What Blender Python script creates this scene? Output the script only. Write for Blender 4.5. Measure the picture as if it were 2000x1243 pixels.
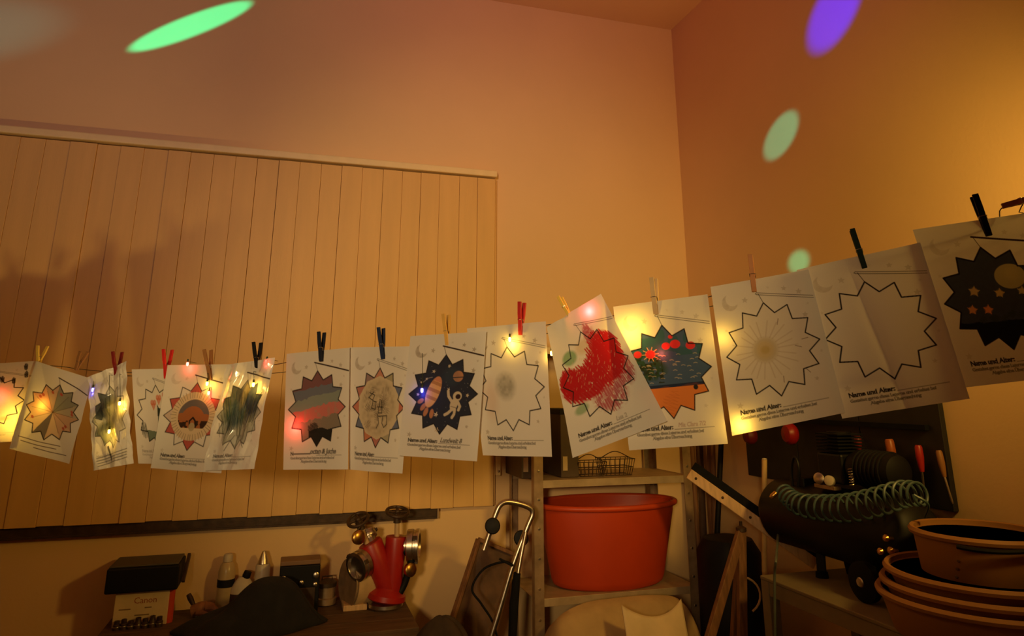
import bpy, bmesh, math, random
import numpy as np
from mathutils import Vector, Matrix

for o in list(bpy.data.objects):
    bpy.data.objects.remove(o)
scene = bpy.context.scene
COL = scene.collection
R = math.radians

# ------------------------------------------------------------------ camera
F, PX0, PY0 = 1360.0, 1000.0, 405.0            # focal length and principal point for a 2000 x 1243 frame
PITCH, YAW = math.atan(363 / F), R(16.9)
CAM = np.array([0.0, 0.0, 1.7])
FW = np.array([math.sin(YAW) * math.cos(PITCH), math.cos(YAW) * math.cos(PITCH), math.sin(PITCH)])
RT = np.array([math.cos(YAW), -math.sin(YAW), 0.0])
UP = np.cross(RT, FW)
cd = bpy.data.cameras.new('camera')
cam = bpy.data.objects.new('camera', cd)
COL.objects.link(cam)
cd.sensor_fit = 'HORIZONTAL'
cd.sensor_width = 36.0
cd.lens = F / 2000.0 * 36.0
cd.shift_y = -(621.5 - PY0) / 2000.0           # the photograph is a lower crop of its original frame
cd.clip_start = 0.02
M = Matrix((RT, UP, -FW)).transposed().to_4x4()
M.translation = Vector(CAM)
cam.matrix_world = M
scene.camera = cam

# ------------------------------------------------------------------ world, exposure
w = bpy.data.worlds.new('world')
scene.world = w
w.use_nodes = True
w.node_tree.nodes['Background'].inputs[0].default_value = (0.02, 0.012, 0.006, 1)
w.node_tree.nodes['Background'].inputs[1].default_value = 0.3
vs = scene.view_settings
vs.view_transform = 'Standard'
vs.look = 'None'
vs.exposure = 0.0
vs.gamma = 1.0
vs.use_curve_mapping = False

# ------------------------------------------------------------------ the room
D, XR, ZC = 3.4, 2.055, 3.855                  # back wall, right wall, ceiling
XL, YB = -3.2, -3.0


def ray(px, py):
    return FW + (px - PX0) / F * RT - (py - PY0) / F * UP


def onY(px, py, y):
    r = ray(px, py)
    return CAM + r * y / r[1]


def onX(px, py, x):
    r = ray(px, py)
    return CAM + r * x / r[0]


def onZ(px, py, z):
    r = ray(px, py)
    return CAM + r * (z - CAM[2]) / r[2]


# ------------------------------------------------------------------ large lights
def aim(o, target):
    d = Vector(target) - o.location
    o.rotation_euler = d.to_track_quat('-Z', 'Y').to_euler()


def area(name, loc, target, size, watt, col):
    l = bpy.data.lights.new(name, 'AREA')
    l.shape = 'DISK'
    l.size = size
    l.energy = watt
    l.color = col
    o = bpy.data.objects.new(name, l)
    COL.objects.link(o)
    o.location = loc
    aim(o, target)
    return o


def spot(name, loc, target, angle, blend, watt, col, size=0.02, sx=1.0, roll=0.0):
    l = bpy.data.lights.new(name, 'SPOT')
    l.spot_size = R(angle)
    l.spot_blend = blend
    l.energy = watt
    l.color = col
    l.shadow_soft_size = size
    o = bpy.data.objects.new(name, l)
    COL.objects.link(o)
    o.location = loc
    d = Vector(target) - Vector(loc)
    q = d.to_track_quat('-Z', 'Y')
    o.rotation_euler = (q.to_matrix() @ Matrix.Rotation(roll, 3, 'Z')).to_euler()
    o.scale = (sx, 1, 1)
    return o


# warm lamp on the right, just outside the frame and past the line: washes the two walls of the corner
spot('corner_lamp', (1.70, 0.78, 2.25), (0.90, 3.4, 2.25), 142, 1.0, 60, (1.0, 0.585, 0.11), 0.10)
# warm room lamp behind the camera on the left, turned to the middle of the line
spot('room_lamp', (-1.0, -1.6, 2.05), (0.30, 1.8, 2.00), 38, 1.0, 330, (1.0, 0.68, 0.31), 0.16)
# a reading lamp low on the left: throws the sheets' shadows up on the boards
spot('low_lamp', (-0.16, 1.27, 1.25), (-1.30, 3.4, 2.58), 52, 1.0, 36, (1.0, 0.66, 0.24), 0.03)
# party projector on the left behind the camera: broad rose wash and single coloured beams
PJ = (-0.6, -0.9, 2.45)
spot('party_wash', PJ, onY(480, -120, D), 66, 1.0, 88, (0.62, 0.48, 0.80), 0.05)
spot('party_wash_red', PJ, onY(1230, -60, D), 50, 1.0, 52, (1.0, 0.12, 0.52), 0.05)
spot('party_beam_green', PJ, onY(375, 50, D), 1.5, 0.35, 1300, (0.0, 1.0, 0.62), 0.01, 5.8, R(33))
spot('party_beam_green', PJ, onX(1525, 265, XR), 1.9, 0.5, 560, (0.05, 1.0, 0.90), 0.01, 1.75, R(58))
spot('party_beam_green', PJ, onX(1560, 512, XR), 1.4, 0.8, 640, (0.05, 1.0, 0.75), 0.01, 1.2, R(90))
spot('party_beam_blue', PJ, onX(1630, 20, XR), 2.9, 0.6, 2600, (0.0, 0.0, 1.0), 0.01, 1.9, R(62))
spot('party_beam_cyan', PJ, onY(-60, 60, D), 5.0, 1.0, 110, (0.1, 0.7, 1.0), 0.01, 2.5, R(20))

# ------------------------------------------------------------------ materials
MATS = {}


def lin(c):
    return tuple((v / 255 / 12.92) if v <= 10 else (((v / 255) + 0.055) / 1.055) ** 2.4 for v in c)


def mat(name, col, rough=0.6, metal=0.0, var=0.12, scale=18.0, bump=0.0, bscale=60.0, spec=0.5, coat=0.0,
        stretch=(1, 1, 1), trans=0.0):
    """principled surface, colour varied by noise, optional fine relief"""
    if name in MATS:
        return MATS[name]
    m = bpy.data.materials.new(name)
    m.use_nodes = True
    nt = m.node_tree
    b = nt.nodes['Principled BSDF']
    b.inputs['Roughness'].default_value = rough
    b.inputs['Metallic'].default_value = metal
    b.inputs['Specular IOR Level'].default_value = spec
    b.inputs['Coat Weight'].default_value = coat
    b.inputs['Transmission Weight'].default_value = trans
    tc = nt.nodes.new('ShaderNodeTexCoord')
    mp = nt.nodes.new('ShaderNodeMapping')
    mp.inputs['Scale'].default_value = stretch
    nt.links.new(tc.outputs['Object'], mp.inputs['Vector'])
    nz = nt.nodes.new('ShaderNodeTexNoise')
    nz.inputs['Scale'].default_value = scale
    nz.inputs['Detail'].default_value = 4
    nt.links.new(mp.outputs['Vector'], nz.inputs['Vector'])
    rp = nt.nodes.new('ShaderNodeMapRange')
    rp.inputs['From Min'].default_value = 0.3
    rp.inputs['From Max'].default_value = 0.7
    rp.inputs['To Min'].default_value = 1 - var
    rp.inputs['To Max'].default_value = 1 + var
    nt.links.new(nz.outputs['Fac'], rp.inputs['Value'])
    mx = nt.nodes.new('ShaderNodeMix')
    mx.data_type = 'RGBA'
    mx.blend_type = 'MULTIPLY'
    mx.inputs['Factor'].default_value = 1.0
    mx.inputs['A'].default_value = (*col, 1)
    nt.links.new(rp.outputs['Result'], mx.inputs['B'])
    nt.links.new(mx.outputs['Result'], b.inputs['Base Color'])
    if bump:
        n2 = nt.nodes.new('ShaderNodeTexNoise')
        n2.inputs['Scale'].default_value = bscale
        n2.inputs['Detail'].default_value = 5
        nt.links.new(mp.outputs['Vector'], n2.inputs['Vector'])
        bp = nt.nodes.new('ShaderNodeBump')
        bp.inputs['Strength'].default_value = bump
        bp.inputs['Distance'].default_value = 0.004
        nt.links.new(n2.outputs['Fac'], bp.inputs['Height'])
        nt.links.new(bp.outputs['Normal'], b.inputs['Normal'])
    MATS[name] = m
    return m


def glow_mat(name, col, strength):
    if name in MATS:
        return MATS[name]
    m = bpy.data.materials.new(name)
    m.use_nodes = True
    b = m.node_tree.nodes['Principled BSDF']
    b.inputs['Base Color'].default_value = (*col, 1)
    b.inputs['Emission Color'].default_value = (*col, 1)
    b.inputs['Emission Strength'].default_value = strength
    MATS[name] = m
    return m


def paper_mat(name, rough=0.75, transl=0.35, coat=0.0):
    if name in MATS:
        return MATS[name]
    m = bpy.data.materials.new(name)
    m.use_nodes = True
    nt = m.node_tree
    b = nt.nodes['Principled BSDF']
    b.inputs['Roughness'].default_value = rough
    b.inputs['Coat Weight'].default_value = coat
    b.inputs['Coat Roughness'].default_value = 0.12
    b.inputs['Specular IOR Level'].default_value = 0.3
    at = nt.nodes.new('ShaderNodeAttribute')
    at.attribute_name = 'print'
    nz = nt.nodes.new('ShaderNodeTexNoise')
    nz.inputs['Scale'].default_value = 320
    mx = nt.nodes.new('ShaderNodeMix')
    mx.data_type = 'RGBA'
    mx.blend_type = 'MULTIPLY'
    mx.inputs['Factor'].default_value = 0.12
    nt.links.new(at.outputs['Color'], mx.inputs['A'])
    nt.links.new(nz.outputs['Fac'], mx.inputs['B'])
    nt.links.new(mx.outputs['Result'], b.inputs['Base Color'])
    t = nt.nodes.new('ShaderNodeBsdfTranslucent')
    nt.links.new(mx.outputs['Result'], t.inputs['Color'])
    mix = nt.nodes.new('ShaderNodeMixShader')
    mix.inputs[0].default_value = transl
    nt.links.new(b.outputs[0], mix.inputs[1])
    nt.links.new(t.outputs[0], mix.inputs[2])
    nt.links.new(mix.outputs[0], nt.nodes['Material Output'].inputs[0])
    MATS[name] = m
    return m


WALL = mat('wall_paint', (0.80, 0.55, 0.27), 0.85, var=0.03, scale=2.0, bump=0.12, bscale=90)
CEIL = mat('ceiling_paint', (0.80, 0.52, 0.30), 0.9, var=0.03, scale=2.0)
PLANK = mat('plank_paint', (0.74, 0.46, 0.15), 0.55, var=0.05, scale=3.0, bump=0.1, bscale=40, stretch=(6, 6, 0.6))
TRIM = mat('trim_paint', (0.86, 0.68, 0.34), 0.5, var=0.04)
CONC = mat('concrete', (0.25, 0.2, 0.15), 0.9, bump=0.3)
STEEL = mat('steel', (0.55, 0.5, 0.42), 0.32, 1.0, var=0.2, scale=30)
GALV = mat('galvanised', (0.40, 0.28, 0.17), 0.45, 0.6, var=0.25, scale=20)
DARKMETAL = mat('dark_metal', (0.06, 0.035, 0.018), 0.5, 0.4, var=0.35, scale=25, bump=0.2)
BLACK = mat('black_plastic', (0.005, 0.005, 0.0055), 0.6, var=0.2, spec=0.25)
BLACKGLOSS = mat('black_enamel', (0.005, 0.005, 0.005), 0.5, var=0.2, spec=0.3)
RUBBER = mat('rubber', (0.006, 0.006, 0.006), 0.85, var=0.3, spec=0.2)
BENCH = mat('bench_wood', (0.10, 0.052, 0.022), 0.7, var=0.35, scale=8, bump=0.3, stretch=(1, 8, 8))
WOOD = mat('pale_wood', (0.62, 0.40, 0.20), 0.6, var=0.18, scale=10, bump=0.15, stretch=(8, 8, 1))
BROWNWOOD = mat('brown_wood', (0.20, 0.09, 0.035), 0.65, var=0.3, scale=10, bump=0.2, stretch=(8, 8, 1))
OLDWOOD = mat('old_brown_board', (0.11, 0.055, 0.025), 0.75, var=0.35, scale=14, bump=0.3)
ORANGE = mat('orange_plastic', (0.52, 0.048, 0.006), 0.5, var=0.06, scale=6)
ORANGE2 = mat('orange_rim', (0.58, 0.062, 0.010), 0.45, var=0.05)
REDP = mat('red_enamel', (0.36, 0.012, 0.008), 0.4, var=0.12)
CREAM = mat('cream_plastic', (0.36, 0.165, 0.045), 0.6, var=0.1, scale=5)
CREAMT = mat('cream_enamel', (0.52, 0.36, 0.18), 0.5, var=0.15)
GREYTABLE = mat('grey_table', (0.22, 0.18, 0.105), 0.6, var=0.15, scale=6)
CLOTH = mat('beige_cloth', (0.50, 0.34, 0.15), 0.9, var=0.15, scale=10, bump=0.2)
CLOTHW = mat('white_cloth', (0.74, 0.58, 0.34), 0.9, var=0.1, scale=10, bump=0.2)
DARKCLOTH = mat('dark_fleece', (0.010, 0.010, 0.009), 0.95, var=0.3, bump=0.4, bscale=120)
HOSE = mat('teal_hose', (0.055, 0.10, 0.11), 0.4, var=0.12)
WHITEP = mat('white_plastic', (0.55, 0.48, 0.36), 0.5, var=0.08)
CARTON = mat('white_carton', (0.68, 0.55, 0.34), 0.7, var=0.08)
CLEARP = mat('milky_plastic', (0.5, 0.38, 0.2), 0.3, var=0.1)
BRASS = mat('brass', (0.6, 0.36, 0.1), 0.3, 1.0, var=0.2)
ROPE = mat('dark_cord', (0.04, 0.028, 0.015), 0.8, var=0.2)
GREENW = mat('green_wire', (0.02, 0.03, 0.012), 0.6, var=0.2)


# ------------------------------------------------------------------ mesh tools
def V3(a):
    return np.asarray(a, float)


def unit(a):
    a = V3(a)
    return a / np.linalg.norm(a)


class MB:
    def __init__(s):
        s.v, s.f, s.sm = [], [], []

    def add(s, vs, fs, smooth=False):
        o = len(s.v)
        s.v += [tuple(map(float, q)) for q in vs]
        s.f += [tuple(i + o for i in q) for q in fs]
        s.sm += [smooth] * len(fs)
        return s

    def frame_box(s, c, ax, ay, az):
        """box by centre and three half-vectors"""
        c, ax, ay, az = map(V3, (c, ax, ay, az))
        vs = [c + i * ax + j * ay + k * az for k in (-1, 1) for j in (-1, 1) for i in (-1, 1)]
        fs = [(0, 2, 3, 1), (4, 5, 7, 6), (0, 1, 5, 4), (2, 6, 7, 3), (0, 4, 6, 2), (1, 3, 7, 5)]
        return s.add(vs, fs)

    def box(s, lo, hi):
        lo, hi = V3(lo), V3(hi)
        h = (hi - lo) / 2
        return s.frame_box((lo + hi) / 2, (h[0], 0, 0), (0, h[1], 0), (0, 0, h[2]))

    def bar(s, a, b, wd, ht, up=(0, 0, 1)):
        a, b = V3(a), V3(b)
        d = unit(b - a)
        side = np.cross(d, V3(up))
        if np.linalg.norm(side) < 1e-4:
            side = np.cross(d, V3((1, 0, 0)))
        side = unit(side)
        u = np.cross(side, d)
        return s.frame_box((a + b) / 2, (b - a) / 2, side * wd / 2, u * ht / 2)

    def tube(s, pts, r, n=10, closed=False, caps=True):
        pts = [V3(q) for q in pts]
        m = len(pts)
        rs = r if hasattr(r, '__len__') else [r] * m
        vs, fs = [], []
        prev = None
        for i, q in enumerate(pts):
            if closed:
                t = pts[(i + 1) % m] - pts[i - 1]
            else:
                t = pts[min(i + 1, m - 1)] - pts[max(i - 1, 0)]
            t = unit(t)
            if prev is None:
                a = np.cross(t, (0, 0, 1))
                if np.linalg.norm(a) < 1e-3:
                    a = np.cross(t, (1, 0, 0))
            else:
                a = prev - t * (prev @ t)
            a = unit(a)
            prev = a
            b = np.cross(t, a)
            for k in range(n):
                g = 2 * math.pi * k / n
                vs.append(q + rs[i] * (math.cos(g) * a + math.sin(g) * b))
        for i in range(m if closed else m - 1):
            j = (i + 1) % m
            for k in range(n):
                l = (k + 1) % n
                fs.append((i * n + k, i * n + l, j * n + l, j * n + k))
        s.add(vs, fs, True)
        if caps and not closed:
            o = len(s.v) - len(vs)
            s.f.append(tuple(o + k for k in range(n))[::-1])
            s.f.append(tuple(o + (m - 1) * n + k for k in range(n)))
            s.sm += [False, False]
        return s

    def lathe(s, o, axis, prof, n=28, ref=None, sx=1.0, sy=1.0, smooth=True):
        """profile (radius, height) turned about axis through o; sx, sy make it oval"""
        o, ax = V3(o), unit(axis)
        a = np.cross(ax, (0, 0, 1)) if ref is None else V3(ref) - ax * (V3(ref) @ ax)
        if np.linalg.norm(a) < 1e-3:
            a = V3((1, 0, 0))
        a = unit(a)
        b = np.cross(ax, a)
        vs, fs = [], []
        for (r, h) in prof:
            for k in range(n):
                g = 2 * math.pi * k / n
                vs.append(o + ax * h + r * (sx * math.cos(g) * a + sy * math.sin(g) * b))
        for i in range(len(prof) - 1):
            for k in range(n):
                l = (k + 1) % n
                fs.append((i * n + k, i * n + l, (i + 1) * n + l, (i + 1) * n + k))
        base = len(s.v)
        s.add(vs, fs, smooth)
        if prof[0][0] > 1e-5:
            s.f.append(tuple(base + k for k in range(n))[::-1])
            s.sm.append(False)
        if prof[-1][0] > 1e-5:
            s.f.append(tuple(base + (len(prof) - 1) * n + k for k in range(n)))
            s.sm.append(False)
        return s

    def ball(s, c, r, n=14, sc=(1, 1, 1)):
        c = V3(c)
        m = n // 2 + 1
        vs, fs = [], []
        for i in range(m + 1):
            ph = math.pi * i / m
            for k in range(n):
                g = 2 * math.pi * k / n
                vs.append(c + r * V3((sc[0] * math.sin(ph) * math.cos(g), sc[1] * math.sin(ph) * math.sin(g), sc[2] * math.cos(ph))))
        for i in range(m):
            for k in range(n):
                l = (k + 1) % n
                fs.append((i * n + k, (i + 1) * n + k, (i + 1) * n + l, i * n + l))
        return s.add(vs, fs, True)

    def prism(s, pts, d, smooth=False):
        pts = [V3(q) for q in pts]
        d = V3(d)
        n = len(pts)
        vs = pts + [q + d for q in pts]
        fs = [tuple(range(n))[::-1], tuple(range(n, 2 * n))]
        fs += [(i, (i + 1) % n, n + (i + 1) % n, n + i) for i in range(n)]
        return s.add(vs, fs, smooth)

    def grid(s, fn, nu, nv, smooth=True):
        vs = [fn(i / nu, j / nv) for j in range(nv + 1) for i in range(nu + 1)]
        fs = [(j * (nu + 1) + i, j * (nu + 1) + i + 1, (j + 1) * (nu + 1) + i + 1, (j + 1) * (nu + 1) + i)
              for j in range(nv) for i in range(nu)]
        return s.add(vs, fs, smooth)

    def build(s, name, material, parent=None, bev=0.0, solid=0.0, sub=0):
        me = bpy.data.meshes.new(name)
        o = bpy.data.objects.new(name, me)
        if parent is None:
            lo, hi = np.min(s.v, axis=0), np.max(s.v, axis=0)
            org = V3(((lo[0] + hi[0]) / 2, (lo[1] + hi[1]) / 2, lo[2]))
            o.location = org
        else:
            p = parent
            while p.parent:
                p = p.parent
            org = V3(p.location)
            if p.type == 'MESH' or parent.parent or parent.type == 'MESH':
                pass
            o.parent = parent
        me.from_pydata([tuple(V3(q) - org) for q in s.v], [], s.f)
        for poly, g in zip(me.polygons, s.sm):
            poly.use_smooth = g
        me.validate()
        bm = bmesh.new()
        bm.from_mesh(me)
        bmesh.ops.recalc_face_normals(bm, faces=bm.faces)
        bm.to_mesh(me)
        bm.free()
        if any(s.sm):
            me.set_sharp_from_angle(angle=R(40))
        me.materials.append(material)
        if sub:
            md = o.modifiers.new('subdivision', 'SUBSURF')
            md.levels = md.render_levels = sub
        if solid:
            md = o.modifiers.new('solidify', 'SOLIDIFY')
            md.thickness = solid
            md.offset = 0
        if bev:
            md = o.modifiers.new('bevel', 'BEVEL')
            md.width = bev
            md.segments = 2
            md.limit_method = 'ANGLE'
        COL.objects.link(o)
        return o


def tag(o, label=None, cat=None, group=None, kind=None):
    if label:
        o['label'] = label
    if cat:
        o['category'] = cat
    if group:
        o['group'] = group
    if kind:
        o['kind'] = kind
    return o


def thing(name, label, cat, loc, group=None):
    o = bpy.data.objects.new(name, None)
    o.location = tuple(map(float, loc))
    o.empty_display_size = 0.05
    COL.objects.link(o)
    return tag(o, label, cat, group)


def spline(pts, n=8):
    """Catmull-Rom through pts"""
    pts = [V3(q) for q in pts]
    P = [2 * pts[0] - pts[1]] + pts + [2 * pts[-1] - pts[-2]]
    out = []
    for i in range(1, len(P) - 2):
        for k in range(n):
            t = k / n
            a, b, c, d = P[i - 1], P[i], P[i + 1], P[i + 2]
            out.append(0.5 * (2 * b + (c - a) * t + (2 * a - 5 * b + 4 * c - d) * t * t + (3 * b - a - 3 * c + d) * t ** 3))
    out.append(pts[-1])
    return out


# ------------------------------------------------------------------ structure
def struct(name, lo, hi, m):
    o = MB().box(lo, hi).build(name, m)
    return tag(o, kind='structure')


tag(struct('wall_back', (XL, D, 0), (XR + 0.1, D + 0.1, ZC), WALL), 'ochre painted back wall behind the hanging sheets', 'wall')
tag(struct('wall_right', (XR, YB, 0), (XR + 0.1, D, ZC), WALL), 'ochre painted wall to the right with dark tool board', 'wall')
tag(struct('wall_left', (XL - 0.1, YB, 0), (XL, D, ZC), WALL), 'ochre painted wall far to the left', 'wall')
tag(struct('wall_front', (XL, YB - 0.1, 0), (XR, YB, ZC), WALL), 'ochre painted wall behind the viewer', 'wall')
tag(struct('floor', (XL, YB, -0.1), (XR, D, 0), CONC), 'grey concrete workshop floor', 'floor')
tag(struct('ceiling', (XL - 0.1, YB - 0.1, ZC), (XR + 0.1, D + 0.1, ZC + 0.1), CEIL), 'pale ceiling above the wall corner', 'ceiling')

# ------------------------------------------------------------------ the line of sheets: where it hangs
FH = np.array([math.sin(YAW), math.cos(YAW), 0.0])
LPX = [-400, 110, 380, 625, 870, 1140, 1410, 1840, 2200]
LZ = [2.28, 2.08, 1.95, 1.84, 1.75, 1.585, 1.42, 1.275, 1.17]


def line_pt(hx):
    """plan point of the washing line at the bearing of image column hx on the horizon"""
    z = np.interp(hx, LPX, LZ)
    fh = z / math.cos(PITCH)
    lat = (hx - PX0) / F * z
    return FH * fh + RT * lat


def curtain(px, py, layer=0.0):
    """point on the upright sheet of space that hangs below the line"""
    r = ray(px, py)
    hx = PX0 + F * (r @ RT) / (r @ FH) / 1.0 * math.cos(PITCH) / math.cos(PITCH) ** 2
    q = line_pt(hx)
    t = (q @ FH) / (r @ FH)
    tg = unit(line_pt(hx + 60) - line_pt(hx - 60))
    n = np.cross(tg, (0, 0, 1.0))
    return CAM + r * t + n * layer


def normal_at(px):
    tg = unit(line_pt(px + 60) - line_pt(px - 60))
    return np.cross(tg, (0, 0, 1.0))


# ------------------------------------------------------------------ drawing on a sheet (flat print and crayon as vertex colour)
_txt = {}


def text_tris(body):
    if body in _txt:
        return _txt[body]
    cu = bpy.data.curves.new('lettering', 'FONT')
    cu.body = body
    cu.size = 1.0
    cu.resolution_u = 2
    ob = bpy.data.objects.new('lettering', cu)
    COL.objects.link(ob)
    bpy.context.view_layer.update()
    ev = ob.evaluated_get(bpy.context.evaluated_depsgraph_get())
    me = ev.to_mesh()
    me.calc_loop_triangles()
    vs = np.array([v.co[:2] for v in me.vertices])
    tr = [vs[list(t.vertices)] for t in me.loop_triangles]
    ev.to_mesh_clear()
    bpy.data.objects.remove(ob)
    bpy.data.curves.remove(cu)
    _txt[body] = tr
    return tr


class Art:
    W, H = 210.0, 297.0

    def __init__(s, nu, nv, base=(0.76, 0.74, 0.70), seed=1):
        s.nu, s.nv = nu, nv
        s.u = np.linspace(0, s.W, nu + 1)
        s.v = np.linspace(0, s.H, nv + 1)
        s.U, s.V = np.meshgrid(s.u, s.v)
        s.C = np.empty((nv + 1, nu + 1, 3))
        s.C[:] = base
        s.aa = s.W / nu
        s.rng = np.random.default_rng(seed)

    def win(s, x0, x1, y0, y1):
        i0, i1 = np.searchsorted(s.u, [x0, x1])
        j0, j1 = np.searchsorted(s.v, [y0, y1])
        return slice(max(j0 - 1, 0), j1 + 1), slice(max(i0 - 1, 0), i1 + 1)

    def put(s, mask, col, op=1.0):
        m = (np.clip(mask, 0, 1) * op)[..., None]
        s.C = s.C * (1 - m) + np.array(col) * m

    def smask(s, pts, wd, closed=False):
        m = np.zeros_like(s.U)
        pts = np.asarray(pts, float)
        k = len(pts)
        pad = wd / 2 + s.aa * 1.2
        for i in range(k if closed else k - 1):
            a, b = pts[i], pts[(i + 1) % k]
            sl = s.win(min(a[0], b[0]) - pad, max(a[0], b[0]) + pad, min(a[1], b[1]) - pad, max(a[1], b[1]) + pad)
            U, V = s.U[sl], s.V[sl]
            if U.size == 0:
                continue
            d = b - a
            L = d @ d + 1e-9
            t = np.clip(((U - a[0]) * d[0] + (V - a[1]) * d[1]) / L, 0, 1)
            dist = np.hypot(U - a[0] - t * d[0], V - a[1] - t * d[1])
            m[sl] = np.maximum(m[sl], np.clip((wd / 2 - dist) / s.aa + 0.5, 0, 1))
        return m

    def stroke(s, pts, wd, col, op=1.0, closed=False, clip=None):
        m = s.smask(pts, wd, closed)
        s.put(m if clip is None else m * clip, col, op)

    def pmask(s, pts):
        pts = np.asarray(pts, float)
        ins = np.zeros(s.U.shape, bool)
        k = len(pts)
        for i in range(k):
            x1, y1 = pts[i]
            x2, y2 = pts[(i + 1) % k]
            if y1 == y2:
                continue
            c = ((y1 > s.V) != (y2 > s.V)) & (s.U < (x2 - x1) * (s.V - y1) / (y2 - y1) + x1)
            ins ^= c
        return ins.astype(float)

    def emask(s, cx, cy, rx, ry, rot=0.0, soft=None):
        c, q = math.cos(R(rot)), math.sin(R(rot))
        x = ((s.U - cx) * c + (s.V - cy) * q) / rx
        y = (-(s.U - cx) * q + (s.V - cy) * c) / ry
        d = np.hypot(x, y)
        k = min(rx, ry)
        return np.clip((1 - d) * k / (soft or s.aa) + 0.5, 0, 1)

    def noise(s, scale, seed=0):
        rg = np.random.default_rng(seed + 77)
        gx, gy = int(s.W / scale) + 3, int(s.H / scale) + 3
        g = rg.random((gy, gx))
        x, y = s.U / scale, s.V / scale
        i, j = x.astype(int), y.astype(int)
        fx, fy = x - i, y - j
        fx, fy = fx * fx * (3 - 2 * fx), fy * fy * (3 - 2 * fy)
        return (g[j, i] * (1 - fx) + g[j, i + 1] * fx) * (1 - fy) + (g[j + 1, i] * (1 - fx) + g[j + 1, i + 1] * fx) * fy

    def scribble(s, cx, cy, rx, ry, n, wd, col, op=0.9, ang=70, clip=None):
        """back and forth crayon strokes filling an ellipse"""
        pts = []
        for k in range(n):
            t = -1 + 2 * (k + s.rng.random() * 0.8) / n
            e = math.sqrt(max(0.02, 1 - t * t)) * (0.8 + 0.35 * s.rng.random())
            e = e if k % 2 else -e
            a = R(ang)
            x, y = t * rx, e * ry
            pts.append((cx + x * math.sin(a) + y * math.cos(a), cy - x * math.cos(a) * 0.6 + y * math.sin(a)))
        s.stroke(pts, wd, col, op, clip=clip)

    def text(s, body, x, base, size, col, fat=0.1, wid=1.0, slant=0.0, op=1.0):
        m = np.zeros_like(s.U)
        for t in text_tris(body):
            q = t.copy()
            q[:, 0] = x + (t[:, 0] + slant * t[:, 1]) * size * wid
            q[:, 1] = base - t[:, 1] * size
            sl = s.win(q[:, 0].min() - fat, q[:, 0].max() + fat, q[:, 1].min() - fat, q[:, 1].max() + fat)
            U, V = s.U[sl], s.V[sl]
            if U.size == 0:
                continue
            ar = (q[1, 0] - q[0, 0]) * (q[2, 1] - q[0, 1]) - (q[2, 0] - q[0, 0]) * (q[1, 1] - q[0, 1])
            if abs(ar) < 1e-6:
                continue
            sg = 1 if ar > 0 else -1
            ins = np.full(U.shape, 1e9)
            for k in range(3):
                a, b = q[k], q[(k + 1) % 3]
                L = math.hypot(*(b - a)) + 1e-9
                ins = np.minimum(ins, sg * ((b[0] - a[0]) * (V - a[1]) - (b[1] - a[1]) * (U - a[0])) / L)
            m[sl] = np.maximum(m[sl], np.clip((ins + fat) / s.aa + 0.5, 0, 1))
        s.put(m, col, op)


INK = (0.012, 0.008, 0.008)
CX, CY, SR = 105.0, 147.0, 93.0


def star(cx=CX, cy=CY, r=SR, q=0.77, n=12, rot=0.0):
    out = []
    for k in range(2 * n):
        a = R(-90 + rot + 180 * k / n)
        rr = r if k % 2 == 0 else r * q
        out.append((cx + rr * math.cos(a), cy + rr * math.sin(a) * 1.02))
    return out


def five(cx, cy, r, rot=0):
    return [(cx + (r if k % 2 == 0 else r * 0.45) * math.cos(R(-90 + rot + 36 * k)),
             cy + (r if k % 2 == 0 else r * 0.45) * math.sin(R(-90 + rot + 36 * k))) for k in range(10)]


def template(A, prints=0.5, stick='hollow', text=1.0, name=True):
    """the printed lantern sheet: moon, small stars, lantern stick and string, dotted name line, request"""
    pc = (0.20, 0.13, 0.07)
    if prints:
        m = A.emask(36, 40, 17, 17) * (1 - A.emask(43, 33, 15, 15))
        A.put(m * (0.5 + 0.5 * A.noise(5, 3)), pc, prints)
        for (x, y, r, g) in ((68, 40, 7, 0.9), (152, 30, 6, 0.9), (180, 42, 7, 0.9), (182, 92, 7, 0.9), (24, 245, 7, 0.8), (176, 222, 5, 0.8),
                             (20, 95, 4, 0.5), (196, 170, 4, 0.5), (120, 22, 4, 0.4), (192, 70, 4, 0.5)):
            A.put(A.pmask(five(x, y, r, 12)), pc, prints * g)
    tip = (CX, CY - SR * 1.02)
    A.stroke([(CX - 7, 32), tip], 1.2, INK)
    if stick == 'hollow':
        A.stroke([(CX - 10, 29), (206, 56)], 1.1, INK)
        A.stroke([(CX - 10, 33), (206, 60.5)], 1.1, INK)
        A.stroke([(CX - 10, 29), (CX - 13, 31), (CX - 10, 33)], 1.1, INK)
    elif stick:
        A.stroke([(CX - 10, 30), (207, 58)], 3.6, (0.03, 0.012, 0.008))
    if text:
        A.text('Name und Alter:' if name else 'N', 22, 262, 11.5, INK, 0.55, 1.0, 0, text)
        A.stroke([(104, 263), (188, 263)], 1.0, INK, text * 0.9)
        A.text('Gestaltet gerne diese Laterne und erhaltet bei', 22, 271.5, 7.8, INK, 0.3, 0.98, 0, text * 0.85)
        A.text('Abgabe eine Überraschung', 55, 280, 7.8, INK, 0.3, 0.98, 0, text * 0.85)


def outline(A, wd=1.7, op=1.0):
    A.stroke(star(), wd * 1.5, INK, op, closed=True)


def art_plain_dark(A):                       # sheet at the left edge, yellow glow behind
    template(A, 0.2, 'hollow', 0.5)
    outline(A, 2.4)
    for (x, y) in ((95, 50), (115, 62), (150, 70), (185, 50), (178, 20)):
        A.scribble(x, y, 6, 13, 9, 2.4, (0.02, 0.012, 0.008), 0.95, 80)
    A.put(A.emask(150, 210, 20, 8, 0, 8), (0.35, 0.22, 0.1), 0.5)


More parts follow.
